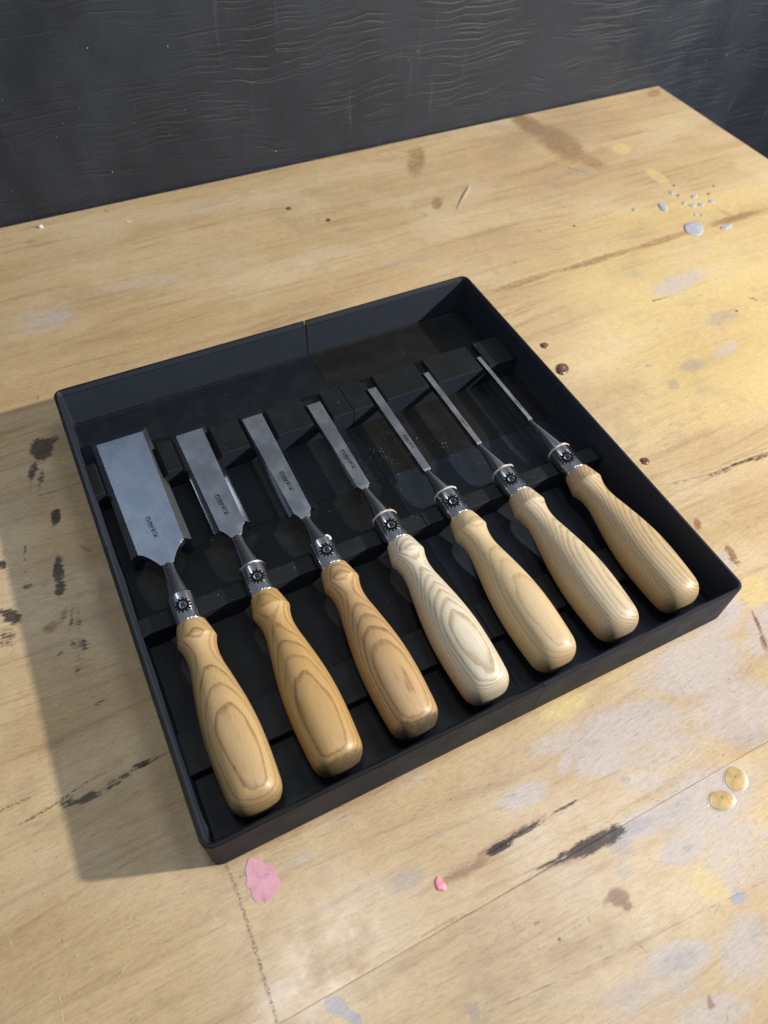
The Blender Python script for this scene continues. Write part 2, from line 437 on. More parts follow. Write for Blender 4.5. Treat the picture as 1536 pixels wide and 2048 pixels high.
DROPS=[
('white',426.1,174.1,8.37,-5.24,-8.15,-8.62),
('white',422.5,215.5,0.51,-6.24,-5.18,-3.27),
('white',393.4,223.2,2.06,-0.88,-1.94,-2.48),
('white',464.6,218.1,3.73,-0.47,-2.13,-2.99),
('white',474.4,204.1,2.13,-1.92,-2.80,-2.65),
('white',446.8,212.9,1.16,-2.15,-2.54,-2.10),
('white',451.7,206.0,3.29,-2.07,-1.93,-2.05),
('white',460.8,204.0,1.38,-2.57,-2.94,-2.38),
('white',447.8,233.1,1.18,-2.20,-2.95,-2.50),
('white',443.7,192.3,1.61,-0.69,-1.48,-1.71),
('white',449.5,188.9,1.61,-0.69,-1.79,-2.05),
('white',457.2,163.5,6.59,-0.93,-2.52,-3.39),
('brown',197.7,63.6,0.78,-5.16,-5.82,-3.12),
('brown',200.3,92.6,2.46,-2.01,-2.40,-2.82),
('brown',196.8,-40.0,2.15,-2.18,-2.61,-2.26),
('amber',98.9,-238.7,6.48,-1.42,-2.97,-5.81),
('amber',84.7,-243.7,5.30,-3.83,-4.69,-3.77),
('tan',450.7,225.9,1.42,-0.60,-1.53,-1.82),
('tan',481.5,215.9,1.43,-0.60,-1.60,-1.81),
('tan',459.3,242.4,1.44,-0.61,-1.26,-1.51),
('tan',496.7,225.6,1.21,-0.51,-1.32,-1.48),
('crumb',-129.3,414.1,2.62,-1.12,-0.85,-4.34),
('chipw',-55.8,393.0,2.00,-3.45,-1.09,-1.91),
('pinkpatch',-142.4,-174.4,6.43,-3.15,-3.57,-9.40),
('pinkchip',-66.3,-213.9,2.66,-0.17,-0.06,-3.05),
('curl0',266.1,322.8,0.23,-0.10,-0.24,-0.40),
('curl1',255.0,307.8,0.23,-0.10,-0.23,-0.39),
('curl2',234.0,291.9,0.22,-0.09,-0.22,-0.37),
]
# ---------------------------------------------------------------- materials
def mat_bench(name, seed):
    k = NT(name)
    co = k.n('VectorMath', operation='ADD'); k.put(co.inputs[0], k.obj()); co.inputs[1].default_value = (seed * 1.7, seed * 0.9, 0)
    co = co.outputs[0]
    # slow warp so the grain wanders
    w = k.noise(k.scale(co, (3.0, 9.0, 1)), 1.0, 2.0)
    wc = k.n('CombineXYZ'); k.put(wc.inputs[1], k.math('MULTIPLY', k.math('SUBTRACT', w, 0.5), 0.05))
    cw = k.n('VectorMath', operation='ADD'); k.put(cw.inputs[0], co); k.l(wc.outputs[0], cw.inputs[1])
    cw = cw.outputs[0]
    broad = k.noise(k.scale(cw, (2.2, 22, 1)), 1.0, 4.0, 0.6)
    streak = k.noise(k.scale(cw, (9, 170, 1)), 1.0, 4.0, 0.65)
    fibre = k.noise(k.scale(cw, (160, 900, 1)), 1.0, 3.0, 0.7)
    speck = k.noise(k.scale(co, (900, 1100, 1)), 1.0, 2.0, 0.6)
    blot = k.noise(k.scale(co, (9, 13, 1)), 1.0, 5.0, 0.6)
    blot2 = k.noise(k.scale(co, (38, 46, 1)), 1.0, 5.0, 0.65)
    c = k.mix(k.remap(broad, 0.3, 0.7), BENCH_LIGHT, BENCH_MID)
    c = k.mix(k.math('MULTIPLY', k.remap(streak, 0.48, 0.74), 0.7), c, BENCH_DARK)
    c = k.mix(k.math('MULTIPLY', k.remap(blot, 0.45, 0.7), 0.45), c, BENCH_PALE)
    c = k.mix(k.math('MULTIPLY', k.remap(blot2, 0.52, 0.72), 0.28), c, BENCH_DARK)
    yel = k.math('ADD', k.attr('yellow'), k.math('MULTIPLY', k.math('SUBTRACT', blot, 0.5), 0.9))
    c = k.mix(k.math('MULTIPLY', k.remap(yel, 0.2, 0.8), 0.75), c, BENCH_YELLOW)
    # named marks: attribute masks broken up by noise
    br1 = k.noise(k.scale(co, (260, 330, 1)), 1.0, 5.0, 0.7)
    br2 = k.noise(k.scale(co, (60, 80, 1)), 1.0, 4.0, 0.6)
    gr = k.noise(k.scale(cw, (70, 700, 1)), 1.0, 4.0, 0.7)
    rag = k.math('ADD', k.math('MULTIPLY', k.math('SUBTRACT', br1, 0.5), 1.5), k.math('MULTIPLY', k.math('SUBTRACT', br2, 0.5), 0.8))
    soft = k.math('MULTIPLY', k.math('SUBTRACT', br2, 0.5), 0.7)
    pale = k.math('ADD', k.attr('pale'), k.math('ADD', k.math('MULTIPLY', k.math('SUBTRACT', blot2, 0.5), 1.3), k.math('MULTIPLY', k.math('SUBTRACT', br1, 0.5), 0.9)))
    c = k.mix(k.math('MULTIPLY', k.remap(pale, 0.18, 0.85), 0.70), c, (0.435, 0.39, 0.395))
    grey = k.math('ADD', k.attr('grey'), k.math('ADD', soft, k.math('MULTIPLY', k.math('SUBTRACT', br1, 0.5), 1.0)))
    c = k.mix(k.math('MULTIPLY', k.remap(grey, 0.25, 0.85), 0.52), c, (0.255, 0.23, 0.245))
    blue = k.math('ADD', k.attr('blue'), rag)
    c = k.mix(k.math('MULTIPLY', k.remap(blue, 0.35, 0.55), 0.75), c, (0.27, 0.29, 0.36))
    brn = k.math('ADD', k.attr('brown'), k.math('ADD', k.math('MULTIPLY', rag, 0.55), k.math('MULTIPLY', k.math('SUBTRACT', gr, 0.5), 0.8)))
    c = k.mix(k.math('MULTIPLY', k.remap(brn, 0.32, 1.0), 0.88), c, (0.215, 0.10, 0.035))
    ink = k.math('ADD', k.attr('ink'), k.math('ADD', rag, k.math('MULTIPLY', k.math('SUBTRACT', gr, 0.5), 1.5)))
    inkf = k.math('MULTIPLY', k.remap(ink, 0.36, 0.85), 0.92)
    c = k.mix(inkf, c, (0.022, 0.016, 0.017))
    smud = k.noise(k.scale(co, (5.5, 8, 1)), 1.0, 6.0, 0.7)
    c = k.mix(k.math('MULTIPLY', k.remap(smud, 0.48, 0.72), 0.5), c, (0.27, 0.19, 0.12))
    c = k.mix(k.math('MULTIPLY', k.remap(smud, 0.46, 0.30), 0.35), c, (0.58, 0.49, 0.38))
    rub = k.noise(k.scale(co, (120, 150, 1)), 1.0, 5.0, 0.75)
    c = k.mix(k.math('MULTIPLY', k.remap(rub, 0.55, 0.75), 0.3), c, (0.33, 0.24, 0.16))
    pore = k.noise(k.scale(cw, (70, 1500, 1)), 1.0, 2.0, 0.5)
    pgate = k.remap(k.noise(k.scale(cw, (6, 40, 1)), 1.0, 3.0), 0.45, 0.65)
    c = k.mix(k.math('MULTIPLY', k.math('MULTIPLY', k.remap(pore, 0.64, 0.72), pgate), 0.7), c, (0.10, 0.06, 0.035))
    # fibre and pin specks
    c = k.mix(k.math('MULTIPLY', k.remap(fibre, 0.35, 0.75), 0.42), c, k.mix(1.0, c, (0.55, 0.5, 0.42), 'MULTIPLY'))
    c = k.mix(k.math('MULTIPLY', k.remap(speck, 0.58, 0.76), 0.6), c, (0.12, 0.075, 0.05))
    k.set(Base_Color=c)
    rg = k.math('ADD', k.remap(blot2, 0.3, 0.7, 0.42, 0.56), k.math('MULTIPLY', fibre, 0.14))
    k.set(Roughness=rg)
    k.b.inputs['Specular IOR Level'].default_value = 0.3
    k.put(k.b.inputs['Coat Weight'], k.math('MULTIPLY_ADD', inkf, -0.5, 0.55))
    k.put(k.b.inputs['Coat Roughness'], k.remap(blot2, 0.3, 0.75, 0.19, 0.34))
    h = k.math('ADD', k.math('MULTIPLY', fibre, 0.6), k.math('ADD', k.math('MULTIPLY', br1, 0.6), k.math('MULTIPLY', streak, 0.7)))
    k.bump(h, 0.45, 0.0005)
    return k.m

BENCH_LIGHT = (0.53, 0.39, 0.218)
BENCH_MID = (0.435, 0.302, 0.155)
BENCH_DARK = (0.30, 0.185, 0.092)
BENCH_PALE = (0.59, 0.48, 0.33)
BENCH_YELLOW = (0.585, 0.445, 0.185)

def mat_wall():
    k = NT('black_embossed_panel')
    co = k.obj()
    w = k.noise(k.scale(co, (7, 5, 7)), 1.0, 2.0)
    w2 = k.noise(k.scale(co, (38, 5, 20)), 1.0, 2.0)
    off = k.math('ADD', k.math('MULTIPLY', w, 0.045), k.math('MULTIPLY', w2, 0.006))
    s = k.n('SeparateXYZ'); k.l(co, s.inputs[0])
    z = k.math('ADD', s.outputs[2], off)
    cc = k.n('CombineXYZ'); k.put(cc.inputs[0], k.math('MULTIPLY', s.outputs[0], 6.5)); k.put(cc.inputs[2], k.math('MULTIPLY', z, 135.0))
    n1 = k.noise(cc.outputs[0], 1.0, 1.5, 0.5)
    ridge = k.remap(k.math('ABSOLUTE', k.math('SUBTRACT', n1, 0.5)), 0.0, 0.05, 1.0, 0.0)
    cc2 = k.n('CombineXYZ'); k.put(cc2.inputs[0], k.math('MULTIPLY', s.outputs[0], 16.0)); k.put(cc2.inputs[2], k.math('MULTIPLY', z, 420.0))
    n2 = k.noise(cc2.outputs[0], 1.0, 3.0, 0.6)
    gate = k.remap(k.noise(k.scale(co, (11, 5, 30)), 1.0, 2.0), 0.36, 0.64)
    h = k.math('ADD', k.math('MULTIPLY', k.math('MULTIPLY', ridge, gate), -1.0), k.math('MULTIPLY', n2, 0.22))
    fine = k.noise(k.scale(co, (1500, 1500, 1500)), 1.0, 2.0)
    h = k.math('ADD', h, k.math('MULTIPLY', fine, 0.07))
    k.bump(h, 0.45, 0.0009)
    dustn = k.noise(k.scale(co, (14, 5, 10)), 1.0, 5.0, 0.6)
    scuff = k.noise(k.scale(co, (190, 5, 9)), 1.0, 3.0, 0.6)
    c = k.mix(k.remap(dustn, 0.3, 0.75), (0.0088, 0.0122, 0.0205), (0.0175, 0.0225, 0.034))
    c = k.mix(k.math('MULTIPLY', k.remap(scuff, 0.6, 0.85), 0.4), c, (0.12, 0.12, 0.13))
    c = k.mix(k.math('MULTIPLY', k.math('MULTIPLY', ridge, gate), 0.45), c, (0.011, 0.012, 0.015))
    k.set(Base_Color=c, Roughness=k.remap(dustn, 0.3, 0.7, 0.5, 0.65))
    return k.m

def mat_tray(name, seed, base=(0.0105, 0.0115, 0.014), dust=0.12, spec=0.22):
    k = NT(name)
    co = k.obj()
    v = k.n('VectorMath', operation='ADD'); k.put(v.inputs[0], co); v.inputs[1].default_value = (seed, seed * 2, 0)
    d = k.noise(k.scale(v.outputs[0], (60, 60, 60)), 1.0, 5.0, 0.65)
    f = k.noise(k.scale(v.outputs[0], (1400, 1400, 2600)), 1.0, 2.0)
    pw = k.remap(d, 0.45, 0.8)
    c = k.mix(k.math('MULTIPLY', pw, dust), base, (0.034, 0.034, 0.036))
    c = k.mix(k.math('MULTIPLY', k.remap(f, 0.7, 0.8), 0.25), c, (0.08, 0.08, 0.085))
    k.set(Base_Color=c, Roughness=k.remap(d, 0.3, 0.7, 0.48, 0.62))
    k.b.inputs['Specular IOR Level'].default_value = spec
    k.bump(f, 0.16, 0.0002)
    return k.m

def mat_steel(name, col, rough, brush=(30, 700, 700), amt=0.12, spots=0.0, bump=0.03):
    k = NT(name)
    co = k.obj()
    n = k.noise(k.scale(co, brush), 1.0, 4.0, 0.65)
    m = k.noise(k.scale(co, (70, 55, 70)), 1.0, 5.0, 0.6)
    sp = k.noise(k.scale(co, (1300, 1300, 1300)), 1.0, 2.0, 0.6)
    c = k.mix(k.remap(m, 0.3, 0.75), tuple(x * 0.86 for x in col), col)
    c = k.mix(k.math('MULTIPLY', k.remap(sp, 0.69, 0.76), spots), c, (0.75, 0.75, 0.72))
    r = k.math('ADD', k.remap(m, 0.3, 0.7, rough - amt * 0.5, rough + amt * 0.5), k.math('MULTIPLY', k.math('SUBTRACT', n, 0.5), 0.12))
    k.set(Base_Color=c, Metallic=1.0, Roughness=r)
    k.bump(k.math('ADD', n, k.math('MULTIPLY', m, 0.6)), bump, 0.0002)
    return k.m

def mat_handle(name, light, dark, spacing, angle, pith, off, tilt, wob=0.6, ew=0.35, grime=0.0, contrast=0.85, seed=0.0):
    """ash: growth rings cut by the turned surface (lengths in mm)"""
    k = NT(name)
    co = k.scale(k.obj(), (1000, 1000, 1000))
    s = k.n('SeparateXYZ'); k.l(co, s.inputs[0])
    x, y, z = s.outputs
    ca, sa = math.cos(math.radians(angle)), math.sin(math.radians(angle))
    p = k.math('ADD', k.math('MULTIPLY', x, sa), k.math('MULTIPLY', z, ca))
    q = k.math('SUBTRACT', k.math('MULTIPLY', x, ca), k.math('MULTIPLY', z, sa))
    p = k.math('ADD', k.math('ADD', p, pith), k.math('MULTIPLY', y, tilt))
    r = k.math('SQRT', k.math('ADD', k.math('MULTIPLY', p, p), k.math('MULTIPLY', q, q)))
    sv = k.n('VectorMath', operation='ADD'); k.l(co, sv.inputs[0]); sv.inputs[1].default_value = (seed * 31, seed * 57, seed * 13)
    sv = sv.outputs[0]
    w1 = k.noise(k.scale(sv, (0.10, 0.022, 0.10)), 1.0, 2.0)
    w2 = k.noise(k.scale(sv, (0.9, 0.14, 0.9)), 1.0, 2.0)
    r = k.math('ADD', r, k.math('ADD', k.math('MULTIPLY', k.math('SUBTRACT', w1, 0.5), wob * 3.0), k.math('MULTIPLY', k.math('SUBTRACT', w2, 0.5), wob * 0.13)))
    v = k.math('ADD', k.math('DIVIDE', r, spacing), off)
    idx = k.math('FLOOR', v)
    fr = k.math('SUBTRACT', v, idx)
    ramp = k.n('ValToRGB')
    k.l(fr, ramp.inputs[0])
    e = ramp.color_ramp.elements
    e[0].position = 0.0; e[0].color = (0.25, 0.25, 0.25, 1)
    e[1].position = 1.0; e[1].color = (0.12, 0.12, 0.12, 1)
    for pos, val in ((0.05, 0.95), (ew * 0.55, 0.85), (ew, 0.22), (0.75, 0.03), (0.93, 0.10)):
        a = e.new(pos); a.color = (val, val, val, 1)
    band = ramp.outputs[0]
    # each ring gets its own strength
    wn = k.n('TexWhiteNoise', noise_dimensions='1D'); k.l(idx, wn.inputs['W'])
    band = k.math('MULTIPLY', band, k.remap(wn.outputs['Value'], 0, 1, 0.6, 1.0, False))
    pores = k.noise(k.scale(sv, (2.6, 0.32, 2.6)), 1.0, 2.0, 0.6)
    fib = k.noise(k.scale(sv, (1.5, 0.05, 1.5)), 1.0, 4.0, 0.7)
    big = k.noise(k.scale(sv, (0.06, 0.02, 0.06)), 1.0, 3.0, 0.55)
    f = k.math('MULTIPLY', band, k.remap(pores, 0.32, 0.62, 0.55, 1.0))
    c = k.mix(k.remap(big, 0.35, 0.7), light, tuple(a * 0.55 + b * 0.45 for a, b in zip(light, dark)))
    c = k.mix(0.72, c, light)
    c = k.mix(k.math('MULTIPLY', f, contrast * 0.92, clamp=True), c, dark)
    porespot = k.math('MULTIPLY', k.remap(pores, 0.60, 0.70), k.remap(band, 0.2, 0.7))
    c = k.mix(k.math('MULTIPLY', porespot, 0.55), c, tuple(a * 0.5 for a in dark))
    c = k.mix(k.math('MULTIPLY', k.remap(fib, 0.45, 0.8), 0.38), c, tuple(a * 0.9 for a in dark))
    # grime worn into the struck end
    gn = k.noise(k.scale(sv, (0.16, 0.16, 0.16)), 1.0, 5.0, 0.7)
    g = k.math('ADD', k.remap(y, -97.0, -109.0, 0.0, 1.0), k.math('MULTIPLY', k.math('SUBTRACT', gn, 0.5), 1.3))
    c = k.mix(k.math('MULTIPLY', k.remap(g, 0.42, 1.0), grime), c, (0.075, 0.055, 0.035))
    k.set(Base_Color=c, Roughness=k.remap(fib, 0.3, 0.8, 0.42, 0.6))
    k.b.inputs['Specular IOR Level'].default_value = 0.45
    k.b.inputs['Coat Weight'].default_value = 0.14
    k.b.inputs['Coat Roughness'].default_value = 0.3
    k.bump(k.math('SUBTRACT', k.math('MULTIPLY', fib, 0.5), k.math('MULTIPLY', porespot, 0.7)), 0.12, 0.0003)
    return k.m

def mat_blotch(name, a, b, rough=0.4, sc=260, spec=0.5, cut=None, coat=0.0):
    """two-tone material; with cut, noise holes show what lies beneath"""
    k = NT(name)
    co = k.obj()
    n = k.noise(k.scale(co, (sc, sc, sc)), 1.0, 5.0, 0.65)
    k.set(Base_Color=k.mix(k.remap(n, 0.35, 0.65), a, b), Roughness=rough)
    k.b.inputs['Specular IOR Level'].default_value = spec
    k.b.inputs['Coat Weight'].default_value = coat
    k.b.inputs['Coat Roughness'].default_value = 0.08
    if cut:
        h = k.noise(k.scale(co, (cut[0], cut[1], cut[0])), 1.0, 4.0, 0.7)
        k.put(k.b.inputs['Alpha'], k.remap(h, cut[2], cut[3], 0.0, cut[4]))
    return k.m
# ---------------------------------------------------------------- wall behind the bench
M_WALL = mat_wall()
def box(x0, x1, y0, y1, z0, z1):
    V = [(x, y, z) for z in (z0, z1) for y in (y0, y1) for x in (x0, x1)]
    F = [(0, 2, 3, 1), (4, 5, 7, 6), (0, 1, 5, 4), (2, 6, 7, 3), (0, 4, 6, 2), (1, 3, 7, 5)]
    return V, F
wall = mesh('wall', *box(-900, 1500, 430, 448, -700, 330), M_WALL)
tag(wall, kind='structure')

# ---------------------------------------------------------------- workbench
bench = empty('workbench', (0, 0, 0))
tag(bench, 'worn pale pine workbench top stained with ink, paint and glue under the black tray', 'workbench')

def masks(X, Y):
    out = {n: np.zeros_like(X) for n in ('ink', 'brown', 'grey', 'pale', 'yellow', 'blue')}
    for t, cx, cy, ux, uy, vx, vy, s in BLOBS:
        det = ux * vy - uy * vx
        R = max(math.hypot(ux, uy), math.hypot(vx, vy)) * 1.8
        sel = (np.abs(X - cx) < R) & (np.abs(Y - cy) < R)
        if not sel.any() or abs(det) < 1e-6: continue
        dx, dy = X[sel] - cx, Y[sel] - cy
        a = (dx * vy - dy * vx) / det
        b = (-dx * uy + dy * ux) / det
        d = np.sqrt(a * a + b * b)
        m = np.clip((1.55 - d) / 1.1, 0, 1)
        m = m * m * (3 - 2 * m) * s
        out[t][sel] = np.maximum(out[t][sel], m)
    # the varnish is yellowest on the right of the bench
    yb = 0.62 * np.clip((X - 120) / 160, 0, 1) * np.clip((Y + 95 - 0.05 * X) / 60, 0, 1) * np.clip((300 - Y) / 160, 0, 1)
    out['yellow'] = np.maximum(out['yellow'], yb)
    return out

def plank(x0, x1, y0, y1, z0, mat, step=1.7, fine=(-270, 592, -345, 430)):
    def axis(a, b, f0, f1):
        f0, f1 = max(a, f0), min(b, f1)
        pts = [a]
        if f0 > a + 1: pts += list(np.linspace(a, f0, 6))[1:]
        if f1 > f0: pts += list(np.linspace(f0, f1, int((f1 - f0) / step) + 2))[1:]
        if b > f1 + 1: pts += list(np.linspace(f1, b, 6))[1:]
        return np.array(pts)
    xs = axis(x0 + .15, x1 - .15, fine[0], fine[1]); ys = axis(y0 + .15, y1 - .15, fine[2], fine[3])
    nx, ny = len(xs), len(ys)
    X, Y = np.meshgrid(xs, ys)
    rng = np.random.default_rng(int(abs(y0)) + 3)
    Z = np.zeros_like(X)
    for _ in range(10):                                   # barely uneven from planing and wear
        a, b = rng.uniform(-0.03, 0.03), rng.uniform(-0.08, 0.08)
        Z += 0.02 * np.sin(X * a + Y * b + rng.uniform(0, 6))
    Z -= Z.max()
    V = list(zip(X.ravel(), Y.ravel(), Z.ravel()))
    F = [(j * nx + i, j * nx + i + 1, (j + 1) * nx + i + 1, (j + 1) * nx + i) for j in range(ny - 1) for i in range(nx - 1)]
    ring = [i for i in range(nx)] + [j * nx + nx - 1 for j in range(1, ny)] + [(ny - 1) * nx + i for i in range(nx - 2, -1, -1)] + [j * nx for j in range(ny - 2, 0, -1)]
    n0 = len(V)
    cx, cy = (x0 + x1) / 2, (y0 + y1) / 2
    for i in ring:                                        # eased arris, then the side
        vx, vy, vz = V[i]
        V.append((vx + (.12 if vx > cx and i % nx == nx - 1 else -.12 if i % nx == 0 else 0),
                  vy + (.12 if i // nx == ny - 1 else -.12 if i // nx == 0 else 0), vz - .3))
    m = len(ring)
    for i in range(m):
        vx, vy, vz = V[n0 + i]; V.append((vx, vy, z0))
    for i in range(m):
        j = (i + 1) % m
        F.append((ring[j], ring[i], n0 + i, n0 + j))
        F.append((n0 + j, n0 + i, n0 + m + i, n0 + m + j))
    F.append(tuple(n0 + m + i for i in range(m - 1, -1, -1)))
    o = mesh('plank', V, F, mat, bench)
    me = o.data
    mk = masks(np.array([v[0] for v in V]), np.array([v[1] for v in V]))
    for name, arr in mk.items():
        at = me.attributes.new(name, 'FLOAT', 'POINT')
        at.data.foreach_set('value', arr.astype(np.float32))
    return o
for i, (a, b) in enumerate(((165, 427.5), (-231, 165), (-620, -231))):
    plank(-640, 589 - (0.0, 0.6, 0.2)[i], a, b, -36, mat_bench('bench_pine', 1.0 + i * 2.37))
mesh('batten', *box(-620, 560, -600, 410, -60, -36.5), simple('batten_wood', (0.25, 0.17, 0.09), 0.7), bench)  # unseen board added under the planks to block light at the gaps

def ribbon(name, pts, ws, z, mat, parent, n=6, jitter=0.0, seed=0):
    rnd = random.Random(seed)
    P = []
    for i in range(len(pts) - 1):
        p0 = pts[max(i - 1, 0)]; p1 = pts[i]; p2 = pts[i + 1]; p3 = pts[min(i + 2, len(pts) - 1)]
        for k in range(n):
            t = k / n
            f = lambda a, b, c, d: 0.5 * (2 * b + (c - a) * t + (2 * a - 5 * b + 4 * c - d) * t * t + (3 * b - a - 3 * c + d) * t ** 3)
            P.append((f(p0[0], p1[0], p2[0], p3[0]), f(p0[1], p1[1], p2[1], p3[1]), ws[i] + (ws[i + 1] - ws[i]) * t))
    P.append((*pts[-1], ws[-1]))
    V, F = [], []
    for i, (x, y, w) in enumerate(P):
        a, b = P[max(i - 1, 0)], P[min(i + 1, len(P) - 1)]
        dx, dy = b[0] - a[0], b[1] - a[1]; L = math.hypot(dx, dy) or 1
        nx, ny = -dy / L, dx / L
        w2 = w * 0.5
        j1, j2 = rnd.uniform(-jitter, jitter), rnd.uniform(-jitter, jitter)
        V += [(x + nx * w2 * (1 + j1), y + ny * w2 * (1 + j1), z), (x - nx * w2 * (1 + j2), y - ny * w2 * (1 + j2), z)]
    for i in range(len(P) - 1): F.append((2 * i + 1, 2 * i + 3, 2 * i + 2, 2 * i))
    return mesh(name, V, F, mat, parent)
M_CRACK = mat_blotch('crack_shadow', (0.035, 0.022, 0.014), (0.012, 0.008, 0.006), 0.9, 500, 0.1, cut=(700, 900, 0.38, 0.66, 0.6))
M_PENCIL = mat_blotch('pencil_graphite', (0.10, 0.095, 0.085), (0.16, 0.14, 0.11), 0.6, 400, 0.3, cut=(1300, 1000, 0.46, 0.6, 0.62))
M_SDARK = mat_blotch('scratch_dark', (0.22, 0.13, 0.06), (0.16, 0.09, 0.045), 0.7, 400, 0.2, cut=(120, 120, 0.40, 0.7, 0.55))
M_SPALE = mat_blotch('scratch_pale', (0.72, 0.60, 0.42), (0.66, 0.52, 0.34), 0.6, 400, 0.3, cut=(250, 250, 0.35, 0.6, 0.6))
LM = {'crack': M_CRACK, 'pencil_line': M_PENCIL, 'scratch_dark': M_SDARK, 'scratch_pale': M_SPALE}
for i, (n, p, w) in enumerate(LINES):
    ribbon('scratch' if n.startswith('scratch') else n, p, w, 0.05 + 0.003 * i, LM[n], bench, jitter=0.5 if n == 'crack' else 0.2, seed=i)
# hairline scuffs all over, too many to count
rnd = random.Random(11)
def hairs(mat, count, z):
    V, F = [], []
    for _ in range(count):
        x, y = rnd.uniform(-265, 560), rnd.uniform(-330, 415)
        a = rnd.gauss(0.9, 0.9) if rnd.random() < 0.6 else rnd.uniform(0, math.pi)
        L, w, c = rnd.uniform(4, 26), rnd.uniform(0.08, 0.24), rnd.uniform(-0.02, 0.02)
        b = len(V)
        for k in range(5):
            t = k / 4 - 0.5
            aa = a + c * L * t
            ww = w * (1 - abs(2 * t) ** 2 * 0.8)
            px, py = x + math.cos(aa) * L * t, y + math.sin(aa) * L * t
            V += [(px - math.sin(a) * ww, py + math.cos(a) * ww, z), (px + math.sin(a) * ww, py - math.cos(a) * ww, z)]
        for k in range(4): F.append((b + 2 * k + 1, b + 2 * k + 3, b + 2 * k + 2, b + 2 * k))
    tag(mesh('scuff_marks', V, F, mat, bench), kind='stuff')
hairs(M_SPALE, 300, 0.03)
hairs(M_SDARK, 90, 0.04)
# ---------------------------------------------------------------- tray
TW, TD, TH = 161.1, 160.0, 34.0          # half width, half depth, height
SX, SY = 22.0, 21.0                       # where the four printed panels meet
tray = empty('tool_tray', (0, 0, 0))
tag(tray, 'square black plastic tray of four joined panels holding the seven chisels', 'tray')
M_SHEEN = mat_tray('layered_plastic', 9.0, (0.0180, 0.0220, 0.0310), 0.08, 0.10)  # light scattered by upright print layers, put into a paler bluish base colour
def paint_layer_sheen(o):
    """upright faces show the stacked print layers, paler and bluer than the smooth flats"""
    o.data.materials.append(M_SHEEN)
    for p in o.data.polygons:
        if abs(p.normal.z) < 0.45: p.material_index = 1
PROFILE = [(0.5, 0.0), (0.0, 0.5), (0.0, 33.5), (0.45, 34.0), (1.7, 34.0), (2.1, 33.6), (3.3, 30.9), (3.6, 30.4), (4.1, 4.2), (4.7, 3.2), (6.5, 2.9), (6.5, 0.0)]
def tray_panel(sx, sy, mat):
    R, g = 6.0, 0.16
    path = []                             # outer line and outward normal, seam to corner to seam
    y, x = sy * TD, sx * TW
    path.append((SX + sx * g, y, 0, sy))
    steps = 8
    for i in range(1, 14):
        t = i / 14
        path.append((SX + sx * g + (x - sx * R - SX) * t, y, 0, sy))
    for i in range(steps + 1):
        a = math.pi / 2 * i / steps
        path.append((x - sx * R + sx * R * math.sin(a), y - sy * R + sy * R * math.cos(a), sx * math.sin(a), sy * math.cos(a)))
    for i in range(1, 14):
        t = i / 14
        path.append((x, y - sy * R + (SY + sy * g - (y - sy * R)) * t, sx, 0))
    path.append((x, SY + sy * g, sx, 0))
    V, F = [], []
    m = len(PROFILE)
    for (px, py, nx, ny) in path:
        for d, z in PROFILE:
            vx, vy = px - nx * d, py - ny * d
            if sx < 0 and sy > 0 and nx == 0:            # rear joint gapes towards the top
                vx -= 0.95 * (z / 34) * max(0, 1 - (SX - px) / 30)
            V.append((vx, vy, z))
    for i in range(len(path) - 1):
        for j in range(m):
            k = (j + 1) % m
            F.append((i * m + j, i * m + k, (i + 1) * m + k, (i + 1) * m + j))
    F.append(tuple(range(m))); F.append(tuple((len(path) - 1) * m + j for j in range(m - 1, -1, -1)))
    b = len(V)
    xs = sorted((SX + sx * g, x - sx * 3)); ys = sorted((SY + sy * g, y - sy * 3))
    bv, bf = box(xs[0], xs[1], ys[0], ys[1], 0.25, 3.0)
    V += bv; F += [tuple(b + i for i in f) for f in bf]
    o = mesh('tray_panel', V, F, mat, tray, smooth=32)
    fix_normals(o)
    paint_layer_sheen(o)
    return o
for i, (sx, sy) in enumerate(((-1, 1), (1, 1), (1, -1), (-1, -1))):
    tray_panel(sx, sy, mat_tray('black_tray_plastic', i * 3.1, ((0.0045, 0.006, 0.009), (0.0058, 0.0055, 0.0056), (0.0085, 0.012, 0.019), (0.0036, 0.0039, 0.0046))[i]))  # base tint per panel, with its differing reflected sheen put into the colour

CX = [-131.0, -87.7, -44.3, -0.8, 42.9, 86.2, 130.4]     # chisel axes
WB = [37.0, 23.6, 17.3, 11.4, 7.4, 4.7, 3.4]             # blade widths
AZ = 21.0                                                 # height of the axes
M_BAR = mat_tray('black_support_plastic', 17.0, (0.0062, 0.0065, 0.0075))

def support(name, y0, y1, top, notches):
    """bar with notches; each notch is a list of (x, z) from left to right"""
    for xa, xb in ((-157.4, SX - 0.18), (SX + 0.18, 157.2)):
        P = [(xa, 2.0), (xa, top)]
        for nt in notches:
            if xa < nt[0][0] < xb: P += nt
        P += [(xb, top), (xb, 2.0)]
        n = len(P)
        V = [(x, y0, z) for x, z in P] + [(x, y1, z) for x, z in P]
        F = [tuple(range(n)), tuple(range(2 * n - 1, n - 1, -1))] + [(i, i + n, (i + 1) % n + n, (i + 1) % n) for i in range(n)]
        o = fix_normals(mesh(name, V, F, M_BAR, tray))
        paint_layer_sheen(o)
        bevel(o, 0.35, 2, 50)
rack, ferr, hand = [], [], []
for x, w in zip(CX, WB):
    h = w / 2 + 1.7
    rack.append([(x - h, 19.4), (x - h + .3, 15.4), (x + h - .3, 15.4), (x + h, 19.4)])
    def arc(r, top):
        a0 = math.acos((AZ - top) / r)
        return [(x - r * math.sin(a), AZ - r * math.cos(a)) for a in np.linspace(a0, -a0, 13)]
    ferr.append(arc(8.5, 18.5)); hand.append(arc(15.2, 11.0))
support('blade_rack', 72.7, 100.0, 19.4, rack)
support('ferrule_rest', -34.9, -24.0, 18.5, ferr)
